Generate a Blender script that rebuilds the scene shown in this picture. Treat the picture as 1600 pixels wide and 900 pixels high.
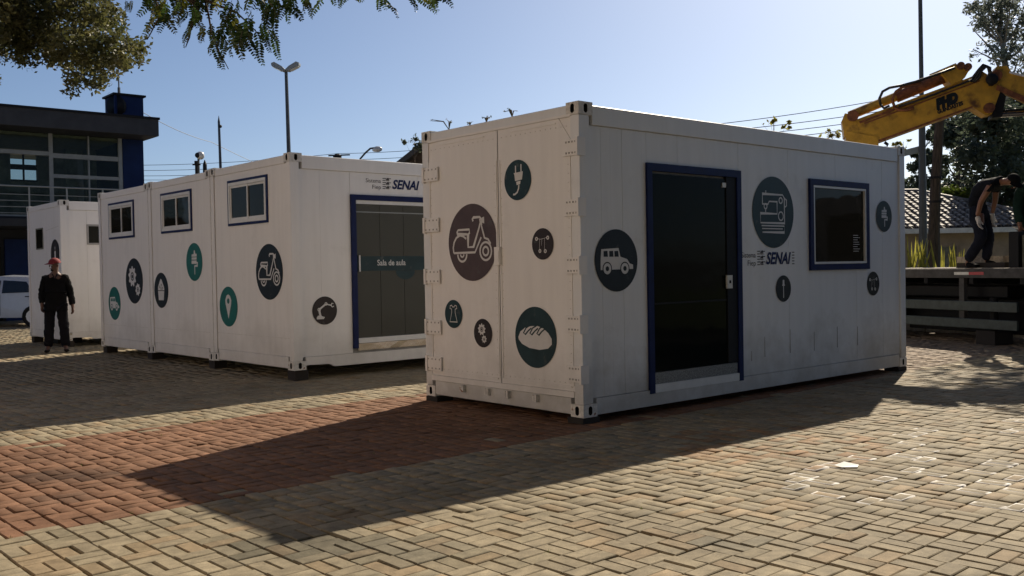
import bpy, bmesh, math, random
import numpy as np
from mathutils import Vector, Matrix
random.seed(7); rng = np.random.default_rng(7)
S = bpy.context.scene
for o in list(bpy.data.objects): bpy.data.objects.remove(o)
C = S.collection
PI = math.pi
# ------------------------------------------------------------------ camera
CF, CP, CR, CH = 1498.2, -0.0194, -0.0180, 1.4331      # focal length (px of 1600), pitch, roll, eye height
_f = Vector((0, math.cos(CP), math.sin(CP))); _r = Vector((1, 0, 0)); _u = _r.cross(_f)
RT = math.cos(CR)*_r + math.sin(CR)*_u; UP = -math.sin(CR)*_r + math.cos(CR)*_u; FW = _f
cam = bpy.data.cameras.new('camera'); cam.sensor_width = 36; cam.lens = 36*CF/1600
cam.clip_start = .05; cam.clip_end = 3000
co = bpy.data.objects.new('camera', cam); C.objects.link(co); S.camera = co
co.matrix_world = Matrix(((RT.x, UP.x, -FW.x, 0), (RT.y, UP.y, -FW.y, 0), (RT.z, UP.z, -FW.z, CH), (0, 0, 0, 1)))
S.render.resolution_x = 1024; S.render.resolution_y = 576
# ------------------------------------------------------------------ light
SUN_AZ, SUN_EL = 26.8, 35.3
W = bpy.data.worlds.new('World'); S.world = W; W.use_nodes = True
nt = W.node_tree; nt.nodes.clear()
sky = nt.nodes.new('ShaderNodeTexSky'); sky.sky_type = 'NISHITA'; sky.sun_disc = False
sky.sun_elevation = math.radians(SUN_EL); sky.sun_rotation = math.radians(SUN_AZ)
sky.altitude = 300; sky.air_density = 0.7; sky.dust_density = 1.35; sky.ozone_density = 1.9
bg = nt.nodes.new('ShaderNodeBackground'); bg.inputs[1].default_value = .061
wo = nt.nodes.new('ShaderNodeOutputWorld')
wb = nt.nodes.new('ShaderNodeMix'); wb.data_type = 'RGBA'; wb.blend_type = 'MULTIPLY'; wb.inputs[0].default_value = 1; wb.inputs[7].default_value = (.93, 1.0, 1.06, 1)     # white balance
nt.links.new(sky.outputs[0], wb.inputs[6]); nt.links.new(wb.outputs[2], bg.inputs[0]); nt.links.new(bg.outputs[0], wo.inputs[0])
sl = bpy.data.lights.new('sun', 'SUN'); sl.energy = 5.0; sl.angle = math.radians(.5); sl.color = (1, .88, .71)
so = bpy.data.objects.new('sun', sl); C.objects.link(so)
sd = Vector((math.sin(math.radians(SUN_AZ))*math.cos(math.radians(SUN_EL)), math.cos(math.radians(SUN_AZ))*math.cos(math.radians(SUN_EL)), math.sin(math.radians(SUN_EL))))
so.rotation_euler = sd.to_track_quat('Z', 'Y').to_euler(); so.location = (0, 0, 30)
S.view_settings.view_transform = 'Standard'; S.view_settings.look = 'None'
S.view_settings.exposure = 0.55; S.view_settings.gamma = 1

def ray(px, py):
    d = RT*((px-800)/CF) + UP*(-(py-450)/CF) + FW
    return d/d.y
def at(px, py, Y): return Vector((0, 0, CH)) + ray(px, py)*Y          # the point at distance Y seen at a spot of the photo
def ground(px, Y): p = at(px, 400, Y); return Vector((p.x, Y, 0))
def project(P):
    d = Vector(P) - Vector((0, 0, CH)); w = d.dot(FW)
    return 800+CF*d.dot(RT)/w, 450-CF*d.dot(UP)/w
# ------------------------------------------------------------------ materials
def newmat(name):
    m = bpy.data.materials.new(name); m.use_nodes = True; n = m.node_tree
    return m, n, n.nodes['Principled BSDF']
def N(n, t, **k):
    x = n.nodes.new(t)
    for a, b in k.items(): setattr(x, a, b)
    return x
def mat(name, col, rough=.6, metal=0, var=.12, scale=6, bump=0, bscale=60, col2=None, spec=.5, stretch=None, trans=0, coat=0, c3=None, s3=3, t3=(.55,.7)):
    m, n, b = newmat(name)
    tc = N(n, 'ShaderNodeTexCoord'); mp = N(n, 'ShaderNodeMapping'); n.links.new(tc.outputs['Object'], mp.inputs[0])
    if stretch: mp.inputs['Scale'].default_value = stretch
    no = N(n, 'ShaderNodeTexNoise'); no.inputs['Scale'].default_value = scale; no.inputs['Detail'].default_value = 6; no.inputs['Roughness'].default_value = .65
    n.links.new(mp.outputs[0], no.inputs[0])
    r = N(n, 'ShaderNodeValToRGB'); r.color_ramp.elements[0].position = .3; r.color_ramp.elements[1].position = .7
    c2 = col2 or tuple(c*(1-var*2) for c in col); c1 = tuple(min(1, c*(1+var)) for c in col)
    r.color_ramp.elements[0].color = (*c2, 1); r.color_ramp.elements[1].color = (*c1, 1)
    n.links.new(no.outputs[0], r.inputs[0]); out = r.outputs[0]
    if c3:
        n3 = N(n, 'ShaderNodeTexNoise'); n3.inputs['Scale'].default_value = s3; n3.inputs['Detail'].default_value = 9; n.links.new(mp.outputs[0], n3.inputs[0])
        r3 = N(n, 'ShaderNodeValToRGB'); r3.color_ramp.elements[0].position = t3[0]; r3.color_ramp.elements[1].position = t3[1]
        n.links.new(n3.outputs[0], r3.inputs[0])
        mx = N(n, 'ShaderNodeMix', data_type='RGBA'); n.links.new(r3.outputs[0], mx.inputs[0]); n.links.new(out, mx.inputs[6]); mx.inputs[7].default_value = (*c3, 1)
        out = mx.outputs[2]
    n.links.new(out, b.inputs['Base Color'])
    b.inputs['Roughness'].default_value = rough; b.inputs['Metallic'].default_value = metal
    b.inputs['Specular IOR Level'].default_value = spec
    if coat: b.inputs['Coat Weight'].default_value = coat; b.inputs['Coat Roughness'].default_value = .1
    if bump:
        n2 = N(n, 'ShaderNodeTexNoise'); n2.inputs['Scale'].default_value = bscale; n2.inputs['Detail'].default_value = 4; n.links.new(mp.outputs[0], n2.inputs[0])
        bu = N(n, 'ShaderNodeBump'); bu.inputs['Strength'].default_value = bump; bu.inputs['Distance'].default_value = .02
        n.links.new(n2.outputs[0], bu.inputs['Height']); n.links.new(bu.outputs[0], b.inputs['Normal'])
    if trans:
        t = N(n, 'ShaderNodeBsdfTranslucent'); n.links.new(out, t.inputs[0]); mxs = N(n, 'ShaderNodeMixShader'); mxs.inputs[0].default_value = trans
        n.links.new(b.outputs[0], mxs.inputs[1]); n.links.new(t.outputs[0], mxs.inputs[2]); n.links.new(mxs.outputs[0], n.nodes['Material Output'].inputs[0])
    return m
def painted_white(name, col, dirt):
    m, n, b = newmat(name)
    tc = N(n, 'ShaderNodeTexCoord'); ge = N(n, 'ShaderNodeNewGeometry')
    mp = N(n, 'ShaderNodeMapping'); mp.inputs['Scale'].default_value = (7, 7, .7); n.links.new(tc.outputs['Object'], mp.inputs[0])
    n1 = N(n, 'ShaderNodeTexNoise'); n1.inputs['Scale'].default_value = 1.3; n1.inputs['Detail'].default_value = 8; n.links.new(mp.outputs[0], n1.inputs[0])
    n2 = N(n, 'ShaderNodeTexNoise'); n2.inputs['Scale'].default_value = 1.6; n2.inputs['Detail'].default_value = 10; n2.inputs['Roughness'].default_value = .7; n.links.new(tc.outputs['Object'], n2.inputs[0])
    r1 = N(n, 'ShaderNodeValToRGB'); r1.color_ramp.elements[0].position = .35; r1.color_ramp.elements[1].position = .75
    r1.color_ramp.elements[0].color = (*col, 1); r1.color_ramp.elements[1].color = (*(c*.93 for c in col), 1)
    n.links.new(n1.outputs[0], r1.inputs[0])
    # splashed dirt creeping up from the floor edge
    sp = N(n, 'ShaderNodeSeparateXYZ'); n.links.new(ge.outputs['Position'], sp.inputs[0])
    mr = N(n, 'ShaderNodeMapRange'); mr.inputs[1].default_value = .1; mr.inputs[2].default_value = .9; mr.inputs[3].default_value = .42; mr.inputs[4].default_value = -.05
    n.links.new(sp.outputs[2], mr.inputs[0])
    ad = N(n, 'ShaderNodeMath', operation='ADD'); n.links.new(mr.outputs[0], ad.inputs[0]); n.links.new(n2.outputs[0], ad.inputs[1])
    r2 = N(n, 'ShaderNodeValToRGB'); r2.color_ramp.elements[0].position = .52; r2.color_ramp.elements[1].position = .95; n.links.new(ad.outputs[0], r2.inputs[0])
    mu = N(n, 'ShaderNodeMath', operation='MULTIPLY'); mu.inputs[1].default_value = dirt; n.links.new(r2.outputs[0], mu.inputs[0])
    mx = N(n, 'ShaderNodeMix', data_type='RGBA'); n.links.new(mu.outputs[0], mx.inputs[0]); n.links.new(r1.outputs[0], mx.inputs[6]); mx.inputs[7].default_value = (.26, .23, .19, 1)
    n.links.new(mx.outputs[2], b.inputs['Base Color']); b.inputs['Roughness'].default_value = .42
    n3 = N(n, 'ShaderNodeTexNoise'); n3.inputs['Scale'].default_value = 2.2; n3.inputs['Detail'].default_value = 2; n.links.new(tc.outputs['Object'], n3.inputs[0])
    bu = N(n, 'ShaderNodeBump'); bu.inputs['Strength'].default_value = .35; bu.inputs['Distance'].default_value = .03
    n.links.new(n3.outputs[0], bu.inputs['Height']); n.links.new(bu.outputs[0], b.inputs['Normal'])
    return m
def glass_dark(name, col=(.012, .014, .013), rough=.04, alpha=0, spec=.5):
    m, n, b = newmat(name); b.inputs['Specular IOR Level'].default_value = spec
    tc = N(n, 'ShaderNodeTexCoord'); nz = N(n, 'ShaderNodeTexNoise'); nz.inputs['Scale'].default_value = 1.7; n.links.new(tc.outputs['Object'], nz.inputs[0])
    bu = N(n, 'ShaderNodeBump'); bu.inputs['Strength'].default_value = .12; bu.inputs['Distance'].default_value = .05; n.links.new(nz.outputs[0], bu.inputs['Height']); n.links.new(bu.outputs[0], b.inputs['Normal'])
    b.inputs['Base Color'].default_value = (*col, 1); b.inputs['Roughness'].default_value = rough
    if alpha:
        t = N(n, 'ShaderNodeBsdfTransparent'); t.inputs[0].default_value = (.75, .82, .8, 1)
        x = N(n, 'ShaderNodeMixShader'); x.inputs[0].default_value = alpha
        n.links.new(b.outputs[0], x.inputs[1]); n.links.new(t.outputs[0], x.inputs[2]); n.links.new(x.outputs[0], n.nodes['Material Output'].inputs[0])
    return m
def paver_mat(name, attr):
    m, n, b = newmat(name)
    if attr:
        a = N(n, 'ShaderNodeAttribute', attribute_name='Col'); col = a.outputs['Color']
        uvn = N(n, 'ShaderNodeAttribute', attribute_name='BUV'); uv = uvn.outputs['Vector']
    else:
        a = N(n, 'ShaderNodeObjectInfo'); col = a.outputs['Color']
        uvn = N(n, 'ShaderNodeAttribute', attribute_name='BUV'); uv = uvn.outputs['Vector']
    ge = N(n, 'ShaderNodeNewGeometry')
    n1 = N(n, 'ShaderNodeTexNoise'); n1.inputs['Scale'].default_value = 130; n1.inputs['Detail'].default_value = 6; n1.inputs['Roughness'].default_value = .8; n.links.new(ge.outputs['Position'], n1.inputs[0])
    n2 = N(n, 'ShaderNodeTexNoise'); n2.inputs['Scale'].default_value = 1.1; n2.inputs['Detail'].default_value = 8; n2.inputs['Roughness'].default_value = .6; n.links.new(ge.outputs['Position'], n2.inputs[0])
    n4 = N(n, 'ShaderNodeTexNoise'); n4.inputs['Scale'].default_value = 14; n4.inputs['Detail'].default_value = 5; n.links.new(ge.outputs['Position'], n4.inputs[0])
    def rng_(src, a0, a1, o0, o1):
        r = N(n, 'ShaderNodeMapRange'); r.inputs[1].default_value = a0; r.inputs[2].default_value = a1; r.inputs[3].default_value = o0; r.inputs[4].default_value = o1
        n.links.new(src, r.inputs[0]); return r.outputs[0]
    def mul(c, f):
        x = N(n, 'ShaderNodeMix', data_type='RGBA', blend_type='MULTIPLY'); x.inputs[0].default_value = 1
        n.links.new(c, x.inputs[6]); n.links.new(f, x.inputs[7]); return x.outputs[2]
    c = mul(col, rng_(n1.outputs[0], .3, .7, .66, 1.22)); c = mul(c, rng_(n2.outputs[0], .35, .7, 1.08, .74)); c = mul(c, rng_(n4.outputs[0], .35, .7, 1.12, .76))
    # wet glare painted as a pale rim on some bricks (z of BUV carries how much)
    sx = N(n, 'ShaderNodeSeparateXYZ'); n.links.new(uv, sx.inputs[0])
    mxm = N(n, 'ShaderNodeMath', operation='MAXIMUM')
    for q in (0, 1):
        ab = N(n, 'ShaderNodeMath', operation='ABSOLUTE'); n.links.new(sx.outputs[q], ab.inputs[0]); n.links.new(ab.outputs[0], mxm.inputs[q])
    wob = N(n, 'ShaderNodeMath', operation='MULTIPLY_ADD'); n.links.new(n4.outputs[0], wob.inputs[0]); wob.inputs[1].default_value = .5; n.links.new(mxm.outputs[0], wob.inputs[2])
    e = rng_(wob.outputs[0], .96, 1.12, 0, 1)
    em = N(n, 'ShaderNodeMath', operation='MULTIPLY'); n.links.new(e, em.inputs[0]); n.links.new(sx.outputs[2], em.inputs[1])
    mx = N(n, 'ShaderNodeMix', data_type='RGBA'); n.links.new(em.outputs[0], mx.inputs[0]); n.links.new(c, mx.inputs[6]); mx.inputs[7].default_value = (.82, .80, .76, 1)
    n.links.new(mx.outputs[2], b.inputs['Base Color'])
    b.inputs['Roughness'].default_value = .75; b.inputs['Specular IOR Level'].default_value = .08
    bu = N(n, 'ShaderNodeBump'); bu.inputs['Strength'].default_value = .5; bu.inputs['Distance'].default_value = .003
    n.links.new(n1.outputs[0], bu.inputs['Height']); n.links.new(bu.outputs[0], b.inputs['Normal'])
    return m
M = dict(
    white=painted_white('white_paint', (.74, .75, .76), .62),
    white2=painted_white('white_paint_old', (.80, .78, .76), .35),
    casting=mat('casting_paint', (.66, .64, .60), .5, var=.15, scale=20, bump=.3, bscale=90, c3=(.25, .13, .07), s3=11, t3=(.66, .72)),
    hole=mat('casting_hollow', (.01, .01, .01), .9),
    joint=mat('panel_joint', (.36, .35, .34), .8),
    blue=mat('blue_paint', (.005, .013, .075), .5, var=.15),
    navy=mat('navy_vinyl', (.01, .02, .09), .5),
    teal=mat('teal_vinyl', (.010, .13, .115), .42, var=.1, c3=(.10, .10, .095), s3=9, t3=(.63, .80), bump=.15, bscale=3),
    dteal=mat('slate_teal_vinyl', (.017, .042, .050), .42, var=.12, c3=(.10, .10, .095), s3=9, t3=(.63, .80), bump=.15, bscale=3),
    black=mat('black_vinyl', (.012, .016, .02), .42, var=.1, c3=(.10, .10, .095), s3=9, t3=(.63, .80), bump=.15, bscale=3),
    brown=mat('faded_brown_vinyl', (.085, .058, .058), .45, var=.1, c3=(.10, .10, .095), s3=9, t3=(.63, .80), bump=.15, bscale=3),
    dbrown=mat('dark_brown_vinyl', (.03, .022, .022), .45, var=.1, c3=(.10, .10, .095), s3=9, t3=(.63, .80), bump=.15, bscale=3),
    icon=mat('white_vinyl', (.62, .61, .6), .5, var=.04),
    alu=mat('white_aluminium', (.68, .68, .67), .35, var=.05),
    steel=mat('bare_steel', (.55, .54, .52), .22, metal=1, var=.1, bump=.25, bscale=5),
    tread=mat('tread_plate', (.25, .25, .25), .4, metal=.7, var=.5, scale=90),
    glass=glass_dark('tinted_glass', (.006, .008, .007), .07, spec=.05), wglass=glass_dark('window_glass', (.014, .014, .010), .04, spec=.10),
    olive=glass_dark('olive_glass', (.035, .036, .028), .06, spec=.3),
    bglass=glass_dark('facade_glass', (.02, .026, .026), .04, alpha=.8),
    wood=mat('timber_block', (.02, .015, .012), .85, scale=30, stretch=(1, 1, 6)),
    cream=mat('cream_render', (.80, .67, .55), .85, var=.06), dark=mat('dark_steel', (.010, .010, .011), .6), rubber=mat('rubber', (.012, .012, .012), .85),
    conc=mat('concrete', (.34, .32, .29), .85, bump=.4, var=.15, scale=9), kerb=mat('kerb_stone', (.36, .33, .29), .85, var=.2, scale=12, bump=.4),
    fascia=mat('grey_fascia', (.045, .047, .052), .6, var=.12, scale=2), bblue=mat('blue_render', (.008, .022, .085), .7, var=.12, scale=2),
    bgrey=mat('dark_grey_render', (.03, .032, .036), .75, var=.12, scale=1.5), ceil=mat('ceiling_board', (.6, .55, .42), .8, var=.1), mull=mat('grey_aluminium', (.25, .27, .27), .4, var=.08),
    inner=mat('room_wall', (.34, .36, .34), .8, var=.3, scale=1.2),
    yellow=mat('crane_yellow', (.50, .275, .025), .45, var=.2, scale=4, bump=.2, bscale=20, c3=(.10, .04, .012), s3=5, t3=(.56, .72)),
    rust=mat('rusty_orange_steel', (.20, .065, .02), .7, var=.35, scale=12, bump=.3), hose=mat('rubber_hose', (.012, .012, .013), .5),
    chrome=mat('chrome_rod', (.7, .7, .7), .15, metal=1, var=.02), brass=mat('worn_fitting', (.25, .14, .06), .5, var=.4),
    bed=mat('bed_steel', (.07, .067, .064), .6, var=.25, scale=7, bump=.2), rail=mat('green_grey_steel', (.05, .065, .06), .55, var=.2, scale=8),
    deck=mat('deck_timber', (.38, .32, .24), .8, var=.3, scale=14), tarred=mat('box_metal', (.16, .16, .12), .6, var=.3),
    refw=mat('white_reflector', (.7, .7, .66), .4), refr=mat('red_reflector', (.42, .03, .04), .4),
    pole=mat('pole_paint', (.06, .065, .07), .5, var=.15), polew=mat('timber_pole', (.06, .042, .03), .9, var=.4, scale=8, stretch=(4, 4, .5), bump=.6, bscale=12), lampw=mat('lamp_shell', (.6, .6, .58), .3), lampg=mat('lamp_lens', (.75, .75, .7), .15),
    wire=mat('cable', (.03, .03, .03), .6),
    tile=mat('clay_tile', (.20, .165, .135), .65, var=.45, scale=9, bump=.4, bscale=30), wallh=mat('tan_render', (.30, .24, .18), .85, var=.12, scale=3), dwood=mat('dark_timber', (.05, .035, .028), .8, var=.3),
    grass=mat('grass', (.13, .15, .03), .9, var=.4, scale=5, bump=.8, bscale=200), earth=mat('asphalt', (.09, .08, .07), .9, var=.25, scale=3, bump=.5, bscale=90), soil=mat('planting_soil', (.06, .04, .025), .95, var=.3),
    sand=mat('joint_sand', (.016, .010, .006), .95, var=.4, scale=30), bark=mat('bark', (.10, .075, .055), .95, var=.4, scale=10, stretch=(3, 3, .6), bump=.8, bscale=25), bark2=mat('pale_bark', (.26, .22, .18), .9, var=.3, scale=8, stretch=(2, 2, .4)),
    leafn=mat('near_leaf', (.045, .085, .018), .5, var=.5, scale=9, trans=.42), leafy=mat('yellowing_leaf', (.16, .17, .025), .5, var=.4, scale=9, trans=.45),
    leafb=mat('olive_brown_leaf', (.09, .082, .03), .6, var=.55, scale=3, trans=.42, col2=(.04, .058, .016)), leafg=mat('dark_leaf', (.095, .12, .08), .55, var=.5, scale=1.2, trans=.45), leafe=mat('eucalyptus_leaf', (.19, .215, .18), .5, var=.35, scale=.9, trans=.5),  # dark and eucalyptus leaves lightened and greyed in place of haze
    leafl=mat('light_leaf', (.11, .15, .02), .6, var=.4, scale=2, trans=.4), blade=mat('yellow_green_blade', (.33, .31, .055), .5, var=.4, scale=3, trans=.45), dry=mat('dry_leaf', (.22, .15, .08), .8, var=.4, trans=.2),
    skin=mat('skin', (.21, .10, .06), .55, var=.08), skind=mat('darker_skin', (.12, .06, .04), .55, var=.08), jacket=mat('black_cloth', (.008, .008, .009), .9), trous=mat('dark_trousers', (.011, .011, .015), .9), redcap=mat('red_cloth', (.20, .012, .014), .8),
    tee=mat('charcoal_shirt', (.009, .011, .016), .85, bump=.4, bscale=18), navyt=mat('navy_work_trousers', (.014, .017, .028), .9, bump=.4, bscale=18), glove=mat('white_glove', (.6, .57, .52), .9), greent=mat('dark_green_shirt', (.012, .030, .024), .9, bump=.4, bscale=18), hair=mat('dark_hair', (.012, .009, .008), .8),
    carw=mat('car_white', (.40, .42, .47), .25, coat=.6, var=.03), carglass=glass_dark('car_glass', (.01, .012, .014), .03), paper=mat('white_paper', (.8, .8, .78), .7),
    pav=paver_mat('paver_concrete', True), pavo=paver_mat('paver_concrete_single', False))
for k_, v_ in dict(jacket=.08, trous=.08, tee=.1, navyt=.1, greent=.1, hair=.15, dark=.2, black=.22, dteal=.22, teal=.3, brown=.3, dbrown=.25, blue=.18, navy=.2, fascia=.2, bblue=.2, bgrey=.2, rubber=.2, bed=.3).items():
    M[k_].node_tree.nodes['Principled BSDF'].inputs['Specular IOR Level'].default_value = v_
# ------------------------------------------------------------------ mesh helpers
class MB:
    def __init__(s): s.v = []; s.f = []; s.m = []
    def add(s, v, f, m=0):
        b = len(s.v); s.v += [tuple(p) for p in v]; s.f += [tuple(i+b for i in q) for q in f]; s.m += [m]*len(f); return s
    def box(s, x0, x1, y0, y1, z0, z1, m=0, ch=0):
        if ch:
            c = ch; v = []; 
            for (z, k) in ((z0, c), (z0+c, 0), (z1-c, 0), (z1, c)):
                v += [(x0+k, y0+k, z), (x1-k, y0+k, z), (x1-k, y1-k, z), (x0+k, y1-k, z)]
            f = [(3, 2, 1, 0), (12, 13, 14, 15)]
            for r in range(3):
                for i in range(4): j = (i+1) % 4; f.append((r*4+i, r*4+j, r*4+4+j, r*4+4+i))
            return s.add(v, f, m)
        v = [(x0, y0, z0), (x1, y0, z0), (x1, y1, z0), (x0, y1, z0), (x0, y0, z1), (x1, y0, z1), (x1, y1, z1), (x0, y1, z1)]
        return s.add(v, [(3, 2, 1, 0), (4, 5, 6, 7), (0, 1, 5, 4), (1, 2, 6, 5), (2, 3, 7, 6), (3, 0, 4, 7)], m)
    def tube(s, pts, r, n=8, m=0, cap=True):
        pts = [Vector(p) for p in pts]; rs = r if isinstance(r, (list, tuple)) else [r]*len(pts)
        rings = []; b = []
        ref = Vector((0, 0, 1)) if abs((pts[1]-pts[0]).normalized().z) < .9 else Vector((1, 0, 0))
        for i, p in enumerate(pts):
            d = (pts[min(i+1, len(pts)-1)]-pts[max(i-1, 0)]).normalized()
            a = d.cross(ref).normalized(); c = a.cross(d)
            for k in range(n): t = 2*PI*k/n; b.append(p+(a*math.cos(t)+c*math.sin(t))*rs[i])
        f = [(i*n+k, i*n+(k+1) % n, i*n+n+(k+1) % n, i*n+n+k) for i in range(len(pts)-1) for k in range(n)]
        if cap: f += [tuple(range(n-1, -1, -1)), tuple((len(pts)-1)*n+k for k in range(n))]
        return s.add(b, f, m)
    def prism(s, poly, fn, d0, d1, m=0):      # poly in 2-D, fn(a,b,depth) -> point
        n = len(poly); v = [fn(a, b, d0) for a, b in poly]+[fn(a, b, d1) for a, b in poly]
        return s.add(v, [tuple(range(n)), tuple(range(2*n-1, n-1, -1))]+[(i, i+n, (i+1) % n+n, (i+1) % n) for i in range(n)], m)
    def beam(s, a, b, w, h, m=0, up=(0, 0, 1), w2=None, h2=None):
        a = Vector(a); b = Vector(b); d = (b-a).normalized(); x = d.cross(Vector(up)).normalized(); y = x.cross(d)
        v = []
        for p, ww, hh in ((a, w, h), (b, w2 or w, h2 or h)):
            v += [p-x*ww/2-y*hh/2, p+x*ww/2-y*hh/2, p+x*ww/2+y*hh/2, p-x*ww/2+y*hh/2]
        return s.add(v, [(3, 2, 1, 0), (4, 5, 6, 7), (0, 1, 5, 4), (1, 2, 6, 5), (2, 3, 7, 6), (3, 0, 4, 7)], m)
    def ball(s, c, r, m=0, n=10, k=6, sc=(1, 1, 1)):
        v = []; f = []
        for i in range(k+1):
            t = PI*i/k
            for j in range(n): a = 2*PI*j/n; v.append((c[0]+r*sc[0]*math.sin(t)*math.cos(a), c[1]+r*sc[1]*math.sin(t)*math.sin(a), c[2]+r*sc[2]*math.cos(t)))
        for i in range(k):
            for j in range(n): f.append((i*n+j, (i+1)*n+j, (i+1)*n+(j+1) % n, i*n+(j+1) % n))
        return s.add(v, f, m)
    def build(s, name, mats, parent=None, label=None, smooth=False, kind=None, fix=False):
        me = bpy.data.meshes.new(name); me.from_pydata(s.v, [], s.f)
        if not isinstance(mats, (list, tuple)): mats = [mats]
        for x in mats: me.materials.append(x)
        if len(mats) > 1: me.polygons.foreach_set('material_index', s.m)
        if fix:
            bm = bmesh.new(); bm.from_mesh(me); bmesh.ops.recalc_face_normals(bm, faces=bm.faces); bm.to_mesh(me); bm.free()
        if smooth: me.polygons.foreach_set('use_smooth', [True]*len(me.polygons))
        me.update()
        o = bpy.data.objects.new(name, me); C.objects.link(o)
        if parent: o.parent = parent
        if label: o['label'] = label
        if kind: o['kind'] = kind
        return o
def thing(name, label, cat, loc=(0, 0, 0), rz=0, group=None):
    o = bpy.data.objects.new(name, None); C.objects.link(o); o.location = loc; o.rotation_euler = (0, 0, rz); o.empty_display_size = .2
    return tag(o, label, cat, group)
def tag(o, label, cat, group=None):
    o['label'] = label; o['category'] = cat
    if group: o['group'] = group
    return o
def copy_tree(o, parent=None):
    c = o.copy(); C.objects.link(c); c.parent = parent
    for ch in o.children: copy_tree(ch, c)
    return c
def text_mesh(txt, size, shear=0, offset=0, spacing=1, align='LEFT'):
    cu = bpy.data.curves.new('t', 'FONT'); cu.body = txt; cu.size = size; cu.shear = shear; cu.offset = offset; cu.space_character = spacing
    cu.align_x = align; cu.resolution_u = 3
    o = bpy.data.objects.new('t', cu); C.objects.link(o)
    bpy.context.view_layer.update()
    me = o.evaluated_get(bpy.context.evaluated_depsgraph_get()).to_mesh()
    v = [tuple(x.co) for x in me.vertices]; f = [tuple(p.vertices) for p in me.polygons]
    bpy.data.objects.remove(o); bpy.data.curves.remove(cu)
    return v, f
def put_text(name, txt, size, fn, m, parent, width=None, **k):
    v, f = text_mesh(txt, size, **k)
    xs = [p[0] for p in v]; sx = 1
    if width: sx = width/(max(xs)-min(xs))
    x0 = min(xs) if k.get('align', 'LEFT') == 'LEFT' else max(xs)
    mb = MB(); mb.add([fn((p[0]-x0)*sx, p[1]) for p in v], f)
    return mb.build(name, m, parent)
# ------------------------------------------------------------------ sticker icons (flat vinyl on the walls)
class Icon:
    def __init__(s): s.p = []            # (polys, mat) ; every primitive one layer further out
    def fill(s, pts, m=0): s.p.append(([pts], m)); return s
    def stroke(s, pts, w=.05, closed=False, m=0):
        P = [Vector((a, b)) for a, b in pts]; n = len(P); L = []; Rr = []
        for i in range(n):
            a = P[(i-1) % n] if (closed or i) else P[i]; b = P[(i+1) % n] if (closed or i < n-1) else P[i]
            d = (b-a)
            if d.length < 1e-6: d = Vector((1, 0))
            d.normalize()
            if (closed or 0 < i < n-1):
                d1 = (P[i]-a).normalized(); k = max(.5, abs(d1.dot(d)))
            else: k = 1
            nn = Vector((-d.y, d.x))*(w/2/k); L.append(tuple(P[i]+nn)); Rr.append(tuple(P[i]-nn))
        q = []
        for i in range(n if closed else n-1):
            j = (i+1) % n; q.append([L[i], L[j], Rr[j], Rr[i]])
        s.p.append((q, m)); return s
    def ring(s, x, y, r, w=.05, m=0, n=20, a0=0, a1=360):
        full = a1-a0 >= 360
        pts = [(x+r*math.cos(math.radians(a0+(a1-a0)*i/n)), y+r*math.sin(math.radians(a0+(a1-a0)*i/n))) for i in range(n if full else n+1)]
        return s.stroke(pts, w, full, m)
    def disc(s, x, y, r, m=0, n=16, sy=1): return s.fill([(x+r*math.cos(2*PI*i/n), y+r*sy*math.sin(2*PI*i/n)) for i in range(n)], m)
def gear(ic, x, y, r, teeth=9):
    pts = []
    for i in range(teeth*4):
        a = 2*PI*(i+.5)/(teeth*4); rr = r if i % 4 in (0, 1) else r*.78
        pts.append((x+rr*math.cos(a), y+rr*math.sin(a)))
    ic.fill(pts); ic.disc(x, y, r*.42, 1); ic.disc(x, y, r*.30); ic.disc(x, y, r*.2, 1)
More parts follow.
